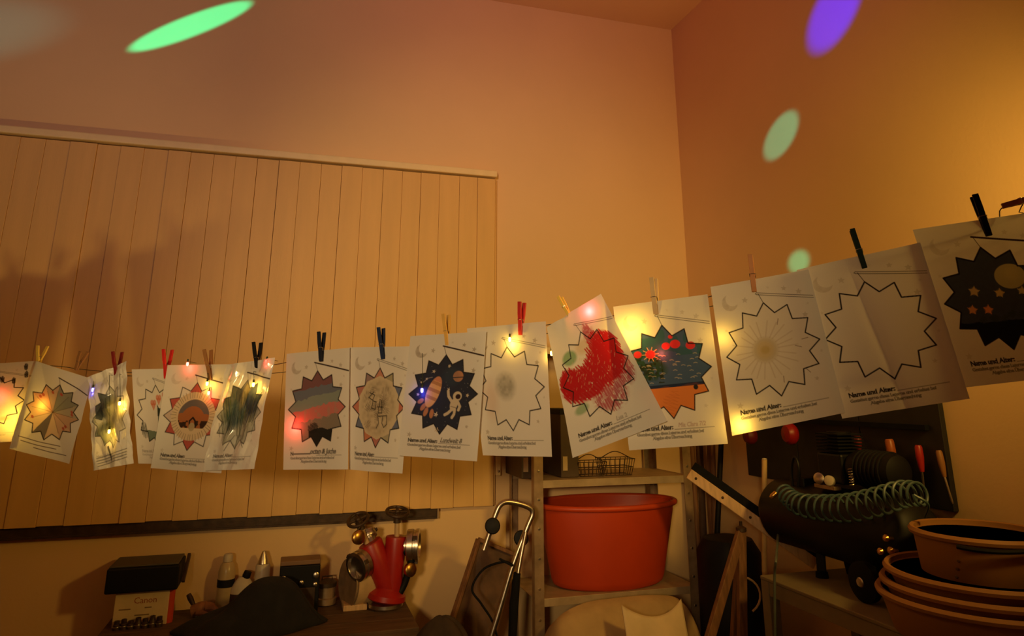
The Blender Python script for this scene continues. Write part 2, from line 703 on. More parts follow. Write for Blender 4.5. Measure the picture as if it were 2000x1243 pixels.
def art_wheel(A):
    template(A, 0.0, 'solid', 0.0)
    st = A.pmask(star())
    ang = np.degrees(np.arctan2(A.V - CY, A.U - CX)) % 360
    cols = [(0.50, 0.26, 0.12), (0.60, 0.34, 0.18), (0.62, 0.42, 0.22), (0.05, 0.025, 0.012), (0.7, 0.5, 0.26), (0.72, 0.45, 0.2),
            (0.74, 0.4, 0.16), (0.66, 0.28, 0.12), (0.5, 0.3, 0.18), (0.12, 0.12, 0.08), (0.16, 0.17, 0.10), (0.34, 0.28, 0.17)]
    for k in range(12):
        A.put(st * ((ang // 30).astype(int) == k), cols[k], 0.8)
        a = R(30 * k)
        A.stroke([(CX, CY), (CX + 72 * math.cos(a), CY + 72 * math.sin(a))], 1.4, (0.05, 0.025, 0.015), 0.75)
    for k in range(9):
        a = A.rng.random() * 6.28
        A.put(A.emask(CX + 66 * math.cos(a), CY + 66 * math.sin(a), 6, 4, 40), (0.45, 0.04, 0.02), 0.8)
    outline(A, 2.2)
    for y, x0, x1 in ((250, 20, 160), (262, 30, 150), (274, 80, 190)):
        A.stroke([(x0, y), ((x0 + x1) / 2, y + 2), (x1, y)], 2.4, (0.05, 0.02, 0.01))


def art_dark_splash(A):                      # crumpled glossy sheet
    template(A, 0.3, None, 0.4)
    st = A.pmask(star())
    A.put(st * (A.U < 125), (0.16, 0.19, 0.14), 0.55)
    A.put(st * A.emask(66, 105, 46, 42, 20, 16), (0.04, 0.06, 0.07), 0.85)
    A.put(st * A.emask(130, 150, 55, 60, 0, 20), (0.30, 0.27, 0.10), 0.6)
    A.put(st * A.emask(70, 190, 40, 34, 0, 14), (0.09, 0.12, 0.06), 0.7)
    for k in range(60):
        x, y = 20 + 150 * A.rng.random(), 75 + 130 * A.rng.random()
        A.stroke([(x, y), (x + 14 * A.rng.random(), y + 10 + 24 * A.rng.random())], 1.6,
                 ((0.02, 0.03, 0.035), (0.06, 0.08, 0.04), (0.25, 0.20, 0.07))[k % 3], 0.8, clip=st)
    A.put(A.pmask([(40, 118), (66, 96), (70, 128), (52, 150), (30, 140)]), (0.025, 0.035, 0.04), 0.85)
    A.stroke([(80, 235), (95, 262), (100, 282)], 7, (0.03, 0.03, 0.02), 0.9)
    outline(A, 2.0, 0.8)
    for y in (258, 266, 274, 282):
        A.stroke([(20 + 8 * A.rng.random(), y + 5), (100, y), (185, y - 6)], 1.9, INK, 0.9)


def art_hearts(A):
    template(A, 0.3, 'hollow', 0.5)
    for (x, y) in ((118, 92), (150, 84), (90, 108)):
        for d in (-6, 6):
            A.put(A.emask(x + d, y, 8, 9), (0.62, 0.16, 0.07), 0.75)
        A.put(A.pmask([(x - 14, y + 2), (x + 14, y + 2), (x, y + 26)]), (0.62, 0.16, 0.07), 0.75)
    st = A.pmask(star())
    A.put(st * (A.V > 190 + 10 * A.noise(20, 2)), (0.06, 0.13, 0.07), 0.85)
    A.put(A.pmask([(112, 125), (150, 125), (146, 200), (112, 200)]), (0.03, 0.06, 0.04), 0.85)
    A.put(A.pmask([(108, 112), (120, 128), (140, 128), (154, 110), (152, 150), (110, 150)]), (0.02, 0.03, 0.02), 0.9)
    A.scribble(40, 195, 14, 26, 12, 2, (0.03, 0.05, 0.03), 0.9, 85)
    outline(A, 2.2)


def art_sunset(A):
    template(A, 0.25, 'solid', 1.0)
    st = A.pmask(star())
    ang = np.degrees(np.arctan2(A.V - CY, A.U - CX)) % 360
    red = (((ang + 105) // 30).astype(int) % 2 == 0)
    A.put(st * red, (0.46, 0.05, 0.035), 0.92)
    A.put(st * (ang > 165) * (ang < 195), (0.42, 0.2, 0.12), 0.5)
    A.put(A.emask(CX, CY, 70, 68), (0.66, 0.54, 0.38), 1)
    for k in range(46):
        a = 2 * math.pi * k / 46 + 0.05 * A.rng.random()
        A.stroke([(CX + 54 * math.cos(a), CY + 52 * math.sin(a)), (CX + (66 + 8 * A.rng.random()) * math.cos(a), CY + 72 * math.sin(a))],
                 1.3, (0.08, 0.05, 0.03), 0.8)
    disc = A.emask(CX + 2, CY, 50, 47) * (A.V < CY + 34)
    A.put(disc, (0.36, 0.13, 0.05), 1)
    A.put(disc * (A.V < CY - 10 + 9 * A.noise(18, 4)) * (A.emask(CX, CY + 18, 42, 46) < 0.5), (0.10, 0.12, 0.15), 0.85)
    A.put(disc * (A.V > CY + 12) * (A.noise(10, 8) > 0.45) * (np.abs(A.U - CX) > 12), (0.02, 0.012, 0.01), 0.95)
    A.stroke([(CX - 4, CY + 34), (CX - 8, CY + 14), (CX + 2, CY + 4), (CX + 10, CY + 12), (CX + 14, CY + 30)], 5, (0.015, 0.01, 0.01))
    A.put(A.emask(CX + 2, CY + 30, 10, 12), (0.4, 0.34, 0.22), 0.9)
    outline(A, 1.8, 0.9)


def art_jungle(A):                           # glossy crumpled sheet with green and blue strokes
    template(A, 0.35, 'solid', 0.9)
    st = A.pmask(star())
    A.put(st, (0.14, 0.17, 0.10), 0.55)
    A.put(st * A.emask(60, 90, 40, 38, 0, 16), (0.04, 0.045, 0.05), 0.85)
    A.put(st * A.emask(150, 105, 40, 55, 0, 18), (0.025, 0.04, 0.09), 0.9)
    A.put(st * A.emask(80, 150, 46, 34, 0, 20), (0.035, 0.09, 0.10), 0.8)
    A.put(st * A.emask(110, 85, 14, 45, 15, 8), (0.40, 0.30, 0.10), 0.6)
    for k in range(110):
        x = 24 + 160 * A.rng.random()
        y = 80 + 90 * A.rng.random()
        A.stroke([(x, y), (x + 10 * (A.rng.random() - 0.5) + (CX - x) * 0.15, y + 22 + 42 * A.rng.random())], 1.7,
                 ((0.02, 0.06, 0.025), (0.015, 0.022, 0.022), (0.13, 0.13, 0.04), (0.02, 0.05, 0.08))[k % 4], 0.8)
    for pts in ([(96, 205), (70, 245)], [(106, 205), (108, 250)], [(120, 205), (150, 238)], [(135, 190), (132, 232)]):
        A.stroke(pts, 1.8, (0.02, 0.02, 0.015))
    outline(A, 2.0, 0.8)


def art_bands(A):
    template(A, 0.45, 'solid', 1.0, False)
    st = A.pmask(star())
    y = A.V + (A.U - CX) * 0.16 + 7 * (A.noise(9, 2) - 0.5)
    for lo, hi, c in ((0, 92, (0.15, 0.035, 0.05)), (92, 116, (0.095, 0.12, 0.19)), (116, 142, (0.19, 0.24, 0.22)),
                      (142, 172, (0.52, 0.13, 0.11)), (172, 330, (0.19, 0.15, 0.11))):
        A.put(st * (y >= lo) * (y < hi), c, 0.92)
    A.put(st * (y > 142) * (y < 176) * (A.noise(11, 5) > 0.62), (0.4, 0.25, 0.2), 0.6)
    A.put(st * (A.V > 186 + 22 * A.noise(20, 8)) * (A.U > 78), (0.012, 0.012, 0.011), 0.97)
    A.scribble(92, 196, 22, 14, 24, 1.8, (0.012, 0.012, 0.011), 0.9, 30, st)
    A.stroke([(32, 259), (84, 259)], 3.4, INK, 0.8)
    A.text('octan & Juche', 84, 259, 17, INK, 0.45, 0.9, 0.25)
    outline(A, 1.9)


def art_knight(A):
    template(A, 0.5, 'hollow', 1.0)
    st = A.pmask(star())
    ang = (np.degrees(np.arctan2(A.V - CY, A.U - CX)) + 105) % 360
    cols = [(0.52, 0.20, 0.12), (0.36, 0.32, 0.18), (0.07, 0.10, 0.22), (0.50, 0.12, 0.06), (0.06, 0.09, 0.20), (0.36, 0.32, 0.2),
            (0.44, 0.12, 0.09), (0.52, 0.16, 0.06), (0.08, 0.11, 0.22), (0.5, 0.14, 0.08), (0.42, 0.13, 0.09), (0.26, 0.15, 0.15)]
    for k in range(12):
        A.put(st * ((ang // 30).astype(int) == k), cols[k], 0.9)
    octo = [(CX + 2 + 76 * math.cos(R(18 + 36 * k)), CY + 76 * math.sin(R(18 + 36 * k))) for k in range(10)]
    A.put(A.pmask(octo), (0.62, 0.52, 0.36), 1)
    A.put(A.emask(CX, CY, 60, 66, 0, 12) * (A.noise(7, 4)), (0.22, 0.17, 0.11), 0.5)
    for k in range(16):
        A.scribble(CX - 40 + 80 * A.rng.random(), CY - 48 + 90 * A.rng.random(), 15, 12, 8, 1.2, (0.13, 0.10, 0.07), 0.6, 180 * A.rng.random(),
                   A.emask(CX, CY, 64, 68))
    dk = (0.02, 0.015, 0.012)
    A.stroke([(72, 112), (92, 118), (84, 130), (70, 124), (88, 110)], 2.2, dk)
    A.stroke([(86, 130), (82, 150), (96, 152), (98, 134), (86, 132)], 2.2, dk)
    A.stroke([(112, 128), (108, 160), (122, 160), (118, 130)], 2.2, dk)
    A.stroke([(104, 146), (124, 146)], 2.2, dk)
    A.stroke([(106, 164), (112, 184), (104, 196)], 2.2, dk)
    A.stroke([(110, 168), (140, 166), (142, 186), (132, 194), (124, 184), (126, 168)], 2.2, dk)
    outline(A, 1.9)


def art_space(A):
    template(A, 0.6, 'solid', 1.0)
    st = A.pmask(star())
    A.put(st, (0.010, 0.015, 0.040), 0.98)
    ro = (0.78, 0.44, 0.16)
    for (x, y, a, l) in ((54, 178, 35, 17), (62, 190, 20, 18), (78, 194, 5, 18), (46, 164, 60, 14)):
        A.put(A.emask(x, y, 5.5, l * 0.62, a), (0.5, 0.22, 0.1), 1)
    body = A.emask(78, 142, 17, 39, 20)
    A.put(body, ro, 1)
    band = ((A.V - 142) * math.cos(R(20)) - (A.U - 78) * math.sin(R(20)))
    for c in (-22, -4, 15):
        A.put(body * (np.abs(band - c) < 4), (0.40, 0.17, 0.06), 0.75)
    A.put(body * (band < -27), (0.55, 0.2, 0.12), 0.8)
    pl = A.emask(142, 105, 14, 13)
    A.put(pl, (0.55, 0.26, 0.13), 1)
    A.stroke([(126, 108), (157, 107)], 2.2, (0.02, 0.02, 0.03))
    wh = (0.62, 0.54, 0.40)
    A.put(A.emask(144, 152, 12, 11), wh, 1)
    A.put(A.emask(146, 153, 7, 6), (0.03, 0.012, 0.01), 1)
    A.put(A.emask(136, 172, 10, 15, 15), wh, 1)
    for pts in ([(130, 165), (120, 152), (118, 140)], [(146, 165), (153, 176), (150, 184)], [(131, 184), (122, 192), (114, 196)], [(140, 184), (139, 194), (134, 202)]):
        A.stroke(pts, 7, wh)
    A.stroke([(128, 176), (146, 180)], 1.2, (0.1, 0.08, 0.06))
    for (x, y, r) in ((116, 80, 5), (119, 136, 5), (171, 150, 5), (90, 196, 7), (96, 232, 7), (75, 92, 5), (37, 148, 5), (57, 110, 4), (43, 118, 3)):
        A.put(A.pmask(five(x, y, r, 20)), (0.6, 0.52, 0.4), 0.95)
    for k in range(50):
        a, r_ = 6.28 * A.rng.random(), 85 * math.sqrt(A.rng.random())
        A.put(st * A.emask(CX + r_ * math.cos(a), CY + r_ * math.sin(a), 0.8, 0.8), (0.3, 0.3, 0.34), 0.6)
    A.stroke([(48, 118), (62, 108), (72, 106)], 1.4, (0.4, 0.36, 0.3), 0.8)
    A.put(st * A.emask(125, 105, 24, 22, 0, 14), (0.04, 0.07, 0.10), 0.35)
    A.text('Lundweit 8', 108, 260, 15, INK, 0.3, 0.85, 0.3)
    outline(A, 1.6)


def art_blot(A):
    template(A, 0.5, 'hollow', 1.0)
    A.put(A.emask(92, 142, 26, 28, 0, 18) * (0.6 + 0.4 * A.noise(6, 3)), (0.20, 0.19, 0.15), 0.75)
    A.put(A.emask(45, 170, 20, 40, 0, 20), (0.62, 0.36, 0.26), 0.35)
    outline(A, 1.8)


def art_scarlet(A):
    template(A, 0.0, 'hollow', 1.0)
    A.put(A.emask(50, 94, 22, 16, 0, 6), (0.16, 0.36, 0.15), 0.8)
    A.put(A.emask(45, 208, 18, 10, -10, 5), (0.16, 0.36, 0.15), 0.7)
    A.put(A.emask(100, 85, 26, 16, 0, 10), (0.60, 0.42, 0.20), 0.5)
    for (x, y, rx, ry) in ((120, 205, 40, 30), (170, 165, 28, 34), (125, 70, 14, 28)):
        A.put(A.emask(x, y, rx, ry, 0, 14) * (A.noise(5, 4) > 0.38), (0.44, 0.06, 0.10), 0.7)
        A.scribble(x, y, rx, ry, 26, 2.2, (0.42, 0.05, 0.08), 0.75, 80)
    blob = np.maximum.reduce([A.emask(68, 160, 62, 36, 4, 8), A.emask(135, 138, 54, 44, -10, 8), A.emask(152, 108, 36, 38, 0, 8),
                              A.emask(34, 145, 30, 30, 0, 8)])
    A.put(blob * (A.noise(4, 6) > 0.16), (0.46, 0.008, 0.012), 0.97)
    for (x, y, rx, ry, a) in ((70, 158, 66, 40, 60), (132, 136, 60, 48, 70), (36, 146, 32, 34, 75), (152, 108, 42, 44, 65)):
        A.scribble(x, y, rx, ry, 34, 3.2, (0.46, 0.008, 0.012), 0.95, a)
    for k in range(60):
        a, r_ = 6.28 * A.rng.random(), 60 * math.sqrt(A.rng.random())
        x, y = CX - 8 + r_ * math.cos(a) * 1.2, CY - 8 + r_ * math.sin(a) * 0.7
        A.stroke([(x, y), (x + 3, y - 4)], 0.9, (0.7, 0.45, 0.32), 0.7)
    A.text('Lua 2', 112, 259, 13, (0.1, 0.07, 0.05), 0.15, 0.9, 0.2, 0.7)
    outline(A, 1.7)


def art_beach(A):
    template(A, 0.25, 'hollow', 1.0)
    st = A.pmask(star())
    A.put(st, (0.025, 0.075, 0.19), 0.96)
    A.put(st * (A.V < 118) * (A.noise(14, 2) > 0.3), (0.03, 0.10, 0.13), 0.8)
    A.put(st * A.emask(58, 135, 45, 26, 15, 8) * (A.noise(6, 5) > 0.35), (0.02, 0.06, 0.02), 0.9)
    A.put(st * (A.V > 118) * (A.V < 170) * (A.U < 95) * (A.noise(5, 9) > 0.55), (0.02, 0.03, 0.01), 0.9)
    sand = st * (A.V > 178 - 0.02 * A.U + 5 * A.noise(16, 4))
    A.put(sand, (0.70, 0.22, 0.045), 0.97)
    A.put(st * (np.abs(A.V - 177) < 3.2), (0.012, 0.02, 0.06), 0.9)
    A.scribble(100, 215, 50, 16, 20, 1.2, (0.5, 0.13, 0.03), 0.5, 20, sand)
    for (x, y, r) in ((44, 108, 9), (72, 110, 11), (108, 96, 9), (128, 94, 11), (160, 100, 10), (120, 78, 5)):
        A.put(A.emask(x, y, r, r * 0.8), (0.62, 0.03, 0.03), 0.95)
    for k in range(10):
        a = R(36 * k)
        A.stroke([(72 + 10 * math.cos(a), 110 + 9 * math.sin(a)), (72 + 18 * math.cos(a), 110 + 15 * math.sin(a))], 1.3, (0.8, 0.45, 0.2), 0.9)
    for k in range(46):
        x, y = 30 + 140 * A.rng.random(), 112 + 58 * A.rng.random()
        A.stroke([(x, y), (x + 4, y - 1), (x + 8, y + 0.5)], 0.9, (0.6, 0.55, 0.4), 0.7, clip=st)
    A.put(A.emask(160, 184, 5, 5), (0.02, 0.02, 0.02), 1)
    A.text('Mia Clara 7/2', 112, 259, 12, (0.25, 0.05, 0.05), 0.1, 0.9, 0.2, 0.7)
    outline(A, 1.6)


def art_flower(A):
    template(A, 0.35, 'hollow', 1.0)
    A.put(A.pmask(star()), (0.66, 0.60, 0.50), 0.4)
    A.put(A.emask(CX - 14, CY, 25, 25, 0, 9), (0.46, 0.38, 0.20), 0.55)
    A.put(A.emask(CX - 14, CY, 17, 17, 0, 6), (0.60, 0.48, 0.24), 0.6)
    A.put(A.emask(CX - 14, CY, 9, 8, 0, 5), (0.50, 0.38, 0.14), 0.7)
    for k in range(22):
        a = 6.28 * k / 22 + 0.1 * A.rng.random()
        A.stroke([(CX - 14 + 26 * math.cos(a), CY + 26 * math.sin(a)), (CX - 12 + (52 + 18 * A.rng.random()) * math.cos(a), CY + 58 * math.sin(a))],
                 2.4, (0.42, 0.32, 0.24), 0.35)
    for (x, y, a) in ((128, 90, 110), (150, 150, 25), (160, 198, 55), (116, 205, 95), (165, 140, -5)):
        A.stroke([(x, y), (x + 12 * math.cos(R(a)), y + 12 * math.sin(R(a)))], 1.5, (0.12, 0.06, 0.05), 0.75)
    outline(A, 1.7)


def art_blank(A):
    template(A, 0.3, 'hollow', 1.0)
    outline(A, 1.8)


def art_night(A):
    template(A, 0.25, 'solid', 1.0)
    st = A.pmask(star())
    A.put(st, (0.022, 0.030, 0.060), 0.97)
    A.put(st * (A.noise(5, 4) > 0.6), (0.05, 0.06, 0.09), 0.4)
    A.put(st * (A.V > 182 + 0.06 * A.U + 4 * A.noise(12, 5)), (0.008, 0.008, 0.009), 0.98)
    for k in range(8):
        A.scribble(70 + 95 * A.rng.random(), 178 + 8 * A.rng.random(), 9, 6, 8, 1.5, (0.03, 0.04, 0.03), 0.8, 40, st)
    A.put(A.emask(138, 112, 26, 23), (0.40, 0.36, 0.19), 1)
    A.put(A.emask(142, 108, 12, 12, 0, 8), (0.46, 0.40, 0.2), 0.6)
    for (x, y, r, c) in ((70, 131, 11, (0.55, 0.40, 0.20)), (112, 140, 10, (0.55, 0.40, 0.16)), (150, 141, 9, (0.5, 0.4, 0.2)),
                         (57, 164, 10, (0.62, 0.28, 0.10)), (84, 167, 10, (0.66, 0.24, 0.07))):
        A.put(A.pmask(five(x, y, r, 15)), c, 0.9)
        A.put(A.emask(x, y, r * 0.6, r * 0.6, 0, 3), c, 0.6)
    outline(A, 2.0)


# ------------------------------------------------------------------ sheets
def ridge(S, T, seed, n=5):
    """crumpled foil-like relief"""
    rg = np.random.default_rng(seed)
    h = np.zeros_like(S)
    for k in range(n):
        a = rg.random() * 3.14
        fx, fy = (1.5 + 2.2 * rg.random()) * math.cos(a), (1.5 + 2.2 * rg.random()) * math.sin(a)
        h += np.abs(((S * fx + T * 1.4 * fy + rg.random()) % 1) - 0.5) * (0.9 ** k)
    return h / n


def make_sheet(label, quad, layer, art, relief, mname='paper', seed=1):
    """one A4 sheet: four corners (top left, top right, bottom right, bottom left) on the hanging plane, bent by relief"""
    q = [curtain(x, y, layer) for x, y in quad]
    wpx = max(math.dist(quad[0], quad[1]), math.dist(quad[3], quad[2]))
    hpx = max(math.dist(quad[0], quad[3]), math.dist(quad[1], quad[2]))
    nu, nv = int(max(wpx * 1.1, 120)), int(max(hpx * 1.0, 200))
    A = Art(nu, nv, seed=seed)
    art(A)
    S, T = np.meshgrid(np.linspace(0, 1, nu + 1), np.linspace(0, 1, nv + 1))
    n = unit(np.cross(q[3] - q[0], q[1] - q[0]))
    if n @ (CAM - q[0]) < 0:
        n = -n
    P = ((1 - S) * (1 - T))[..., None] * q[0] + (S * (1 - T))[..., None] * q[1] + (S * T)[..., None] * q[2] + ((1 - S) * T)[..., None] * q[3]
    P = P + relief(S, T)[..., None] * n
    org = P[0, nu // 2].copy()
    N = (nu + 1) * (nv + 1)
    me = bpy.data.meshes.new('drawing_sheet')
    me.vertices.add(N)
    me.vertices.foreach_set('co', (P - org).reshape(-1).astype(np.float32))
    idx = np.arange(N).reshape(nv + 1, nu + 1)
    fc = np.stack([idx[:-1, :-1], idx[1:, :-1], idx[1:, 1:], idx[:-1, 1:]], -1).reshape(-1, 4)
    k = len(fc)
    me.loops.add(k * 4)
    me.loops.foreach_set('vertex_index', fc.reshape(-1).astype(np.int32))
    me.polygons.add(k)
    me.polygons.foreach_set('loop_start', np.arange(0, k * 4, 4, dtype=np.int32))
    me.polygons.foreach_set('use_smooth', np.ones(k, bool))
    me.update(calc_edges=True)
    at = me.color_attributes.new('print', 'FLOAT_COLOR', 'POINT')
    rgba = np.ones((N, 4), np.float32)
    rgba[:, :3] = A.C.reshape(-1, 3)
    at.data.foreach_set('color', rgba.reshape(-1))
    me.materials.append(PAPERS[mname])
    o = bpy.data.objects.new('drawing_sheet', me)
    o.location = org
    COL.objects.link(o)
    return tag(o, label, 'drawing', 'lantern drawings pegged on the line')


PAPERS = {'paper': paper_mat('paper', 0.75, 0.35), 'gloss': paper_mat('paper_in_foil', 0.28, 0.22, 0.9), 'thin': paper_mat('thin_paper', 0.75, 0.5)}


def wave(a=0.003, curl=0.0, f=1.0, ph=0.0, side=0.0):
    return lambda S, T: a * np.sin(2 * math.pi * (f * S + 0.35 * T) + ph) * (0.35 + 0.65 * T) + curl * T ** 3 + side * (S - 0.5) * T ** 2


def rel_wheel(S, T):
    ang = np.arctan2(T - 0.5, (S - 0.5) * 0.7)
    rad = np.hypot(T - 0.5, (S - 0.5) * 0.7)
    return 0.003 * np.abs(np.sin(3 * ang)) * np.clip(rad / 0.3, 0, 1) + 0.004 * np.sin(5 * S + 1)


def rel_crumple(seed, a):
    return lambda S, T: a * ridge(S, T, seed, 9) + 0.004 * np.sin(7 * S + 3 * T)


def rel_crease(S, T):
    c = 0.40 + 0.12 * T
    return 0.006 * np.exp(-np.abs(S - c) / 0.05) * np.clip(T * 2.2, 0, 1) + 0.003 * np.sin(6 * S + 2 * T) + 0.003 * np.exp(-((T - 0.82) / 0.05) ** 2) * (S < c)


def rel_dent(S, T):
    return 0.004 * np.sin(5 * S + 2 * T) - 0.010 * np.exp(-((S - 0.30) / 0.10) ** 2 - (T / 0.14) ** 2) + 0.008 * np.clip(T - 0.7, 0, 1) * (1 - S) * 3


SHEETS = [
    ('drawing sheet glowing yellow at the left edge with black scribbled tips', [(-62, 714), (74, 705), (38, 862), (-100, 872)], 0.0, art_plain_dark, wave(0.003), 'thin'),
    ('tilted sheet with a star folded like a colour wheel, glowing amber', [(80, 706), (188, 742), (142, 906), (28, 876)], 0.012, art_wheel, rel_wheel, 'paper'),
    ('narrow crumpled glossy sheet with dark green blotches and gold glints', [(188, 738), (262, 706), (274, 904), (198, 918)], 0.014, art_dark_splash, rel_crumple(5, 0.075), 'gloss'),
    ('half hidden sheet with orange hearts above dark green points', [(258, 722), (345, 720), (352, 908), (270, 906)], 0.0, art_hearts, wave(0.004, 0.0, 1.2, 1.0), 'paper'),
    ('sheet with red pointed star around a sunset in a pale ring', [(334, 714), (460, 712), (438, 924), (301, 914)], 0.012, art_sunset, wave(0.004, 0.004, 1.1, 2.0), 'paper'),
    ('crumpled glossy sheet with green and blue jungle strokes and gold glints', [(458, 714), (551, 700), (512, 914), (414, 918)], 0.020, art_jungle, rel_crumple(11, 0.075), 'gloss'),
    ('sheet with star coloured in burgundy, blue, pink and black bands', [(566, 692), (688, 680), (686, 916), (560, 917)], 0.014, art_bands, wave(0.003, 0.0, 0.9, 0.5), 'paper'),
    ('sheet with red and blue points around a scribbled pale disc', [(684, 679), (808, 677), (784, 926), (680, 918)], 0.002, art_knight, wave(0.004, -0.004, 1.0, 2.4), 'paper'),
    ('sheet with navy star showing an orange rocket and white astronaut', [(807, 658), (956, 648), (941, 900), (784, 889)], 0.016, art_space, wave(0.0035, 0.006, 0.8, 1.2), 'paper'),
    ('sheet with uncoloured star and one grey smudge, under the red peg', [(912, 642), (1066, 628), (1077, 893), (942, 890)], 0.0, art_blot, wave(0.0035, 0.0, 1.0, 3.0), 'paper'),
    ('steeply tilted sheet covered by a thick scarlet scribble', [(1080, 642), (1184, 577), (1316, 822), (1135, 892)], 0.034, art_scarlet, rel_dent, 'paper'),
    ('sheet with blue sea, red flowers and orange beach in its star', [(1204, 601), (1386, 577), (1426, 866), (1236, 879)], 0.018, art_beach, wave(0.003, 0.0, 0.9, 0.2), 'paper'),
    ('sheet with uncoloured star around a faint pale flower, lower left corner glowing', [(1390, 562), (1579, 528), (1650, 806), (1432, 851)], 0.010, art_flower, wave(0.004, 0.008, 0.8, 2.2), 'paper'),
    ('creased sheet with an entirely empty star outline', [(1556, 528), (1797, 474), (1893, 779), (1645, 818)], 0.002, art_blank, rel_crease, 'paper'),
    ('sheet at the right edge with dark night sky star and yellow moon', [(1783, 448), (2022, 412), (2124, 730), (1888, 757)], -0.006, art_night, wave(0.003, 0.0, 0.8, 1.0), 'paper'),
]
for i, (lb, quad, lay, art, rel, mn) in enumerate(SHEETS):
    make_sheet(lb, quad, lay, art, rel, mn, 20 + i)

# a little sheet tail folded over behind the grey-smudge sheet is part of the line's paper tags
# ------------------------------------------------------------------ pegs
PEGC = {
    'yellow': mat('peg_yellow', (0.72, 0.48, 0.08), 0.5), 'tan': mat('peg_tan', (0.26, 0.115, 0.035), 0.6, bump=0.1),
    'darkred': mat('peg_dark_red', (0.16, 0.008, 0.010), 0.5), 'red': mat('peg_red', (0.44, 0.012, 0.012), 0.5),
    'black': mat('peg_black', (0.008, 0.008, 0.009), 0.7, spec=0.2), 'navy': mat('peg_navy', (0.008, 0.011, 0.024), 0.7, spec=0.2),
    'blue': mat('peg_blue', (0.010, 0.020, 0.060), 0.7, spec=0.2), 'gold': mat('peg_golden_wood', (0.60, 0.34, 0.07), 0.5),
    'wood': mat('peg_wood', (0.62, 0.42, 0.20), 0.6), 'orange': mat('peg_orange_wood', (0.52, 0.20, 0.05), 0.6),
    'green': mat('peg_dark_green', (0.008, 0.022, 0.013), 0.7, spec=0.2)}


def make_peg(label, top, bot, col, layer, spread=0.014, wd=0.0095):
    b = curtain(*bot, layer)
    t = curtain(*top, layer)
    L = np.linalg.norm(t - b)
    a = (t - b) / L
    n = normal_at(bot[0])
    n = unit(n - a * (n @ a))
    sd = np.cross(a, n)
    o = thing('clothes_peg', label, 'peg', b, 'pegs along the line')
    for s in (1, -1):
        prof = [(0.0, 0.0010), (0.0, 0.0030), (0.12 * L, 0.0052), (0.40 * L, 0.0082), (0.62 * L, 0.0078 + spread * 0.38),
                (L, spread + 0.0035), (L, spread - 0.0010), (0.60 * L, 0.0030 + spread * 0.32), (0.40 * L, 0.0022), (0.10 * L, 0.0010)]
        pts = [b + a * h + n * s * d - sd * wd / 2 for h, d in prof]
        MB().prism(pts, sd * wd).build('peg_half', PEGC[col], o, bev=0.0006)
    sp = MB()
    c0 = b + a * 0.42 * L
    sp.tube([c0 - sd * (wd * 0.62) + (n * math.cos(g) + a * math.sin(g)) * 0.0042 + sd * wd * 1.24 * g / (6 * math.pi)
             for g in np.linspace(0, 6 * math.pi, 28)], 0.0008, 5)
    for s in (1, -1):
        sp.tube([c0 + sd * wd * 0.6 * s, c0 + sd * wd * 0.6 * s + a * 0.004 + n * 0.0085, c0 - sd * 0 + a * 0.004 + n * 0.0100], 0.0008, 5)
    sp.build('spring', STEEL, o)


make_peg('bright yellow peg at the left above the glowing yellow sheet', (88, 676), (78, 716), 'yellow', 0.008, 0.016)
make_peg('tan wooden peg leaning right above the colour wheel sheet', (172, 688), (156, 724), 'tan', 0.014, 0.012)
make_peg('dark red peg above the narrow crumpled sheet', (238, 688), (236, 741), 'darkred', 0.016, 0.016)
make_peg('bright red peg with open legs above the orange hearts sheet', (330, 683), (326, 740), 'red', 0.004, 0.016)
make_peg('tan wooden peg above the red sunset star', (413, 684), (419, 742), 'tan', 0.016, 0.013)
make_peg('black peg with open legs above the jungle strokes sheet', (513, 670), (513, 726), 'black', 0.024, 0.015)
make_peg('blackish navy peg above the colour bands star', (635, 650), (634, 707), 'navy', 0.018, 0.013)
make_peg('dark blue peg above the scribbled pale disc sheet', (746, 641), (750, 702), 'blue', 0.006, 0.014)
make_peg('golden wooden peg above the rocket and astronaut sheet', (878, 616), (881, 677), 'gold', 0.020, 0.014)
make_peg('red peg above the grey smudge sheet beside the panel edge', (1021, 591), (1018, 655), 'red', 0.004, 0.012)
make_peg('thin yellow peg leaning left at the scarlet scribble sheet', (1104, 583), (1124, 621), 'yellow', 0.030, 0.008, 0.007)
make_peg('pale wooden peg above the blue sea and beach sheet', (1284, 546), (1289, 616), 'wood', 0.022, 0.010, 0.0105)
make_peg('orange wooden peg above the faint flower sheet', (1466, 501), (1474, 572), 'orange', 0.014, 0.008)
make_peg('dark green peg leaning left above the empty creased star', (1664, 450), (1689, 525), 'green', 0.006, 0.008)
make_peg('large black peg leaning left above the night sky star', (1902, 382), (1932, 461), 'black', 0.000, 0.009, 0.0105)
make_peg('orange wooden peg lying level at the right picture edge', (2034, 384), (1956, 404), 'orange', 0.004, 0.010)

# ------------------------------------------------------------------ line and fairy lights
cord_px = [(-420, 700), (-150, 712), (78, 714), (156, 722), (236, 728), (326, 726), (418, 728), (513, 716), (634, 694), (748, 688), (880, 664),
           (1018, 642), (1120, 626), (1287, 602), (1472, 556), (1684, 508), (1925, 446), (1958, 405), (2000, 388), (2120, 360)]


def tie(pts):
    """carry a cord on to the walls at both ends"""
    a, b = V3(pts[0]), V3(pts[1])
    d = (a - b) / np.linalg.norm(a - b)
    t0 = min((PANEL_Y - a[1]) / d[1] if d[1] > 0 else 9, (XL - a[0]) / d[0])
    c, e = V3(pts[-1]), V3(pts[-2])
    g = line_pt(2200) - line_pt(1900)
    g = unit(g + V3((0, 0, 0.12)))
    return [a + d * t0] + list(pts) + [c + g * (XR - 0.004 - c[0]) / g[0]]


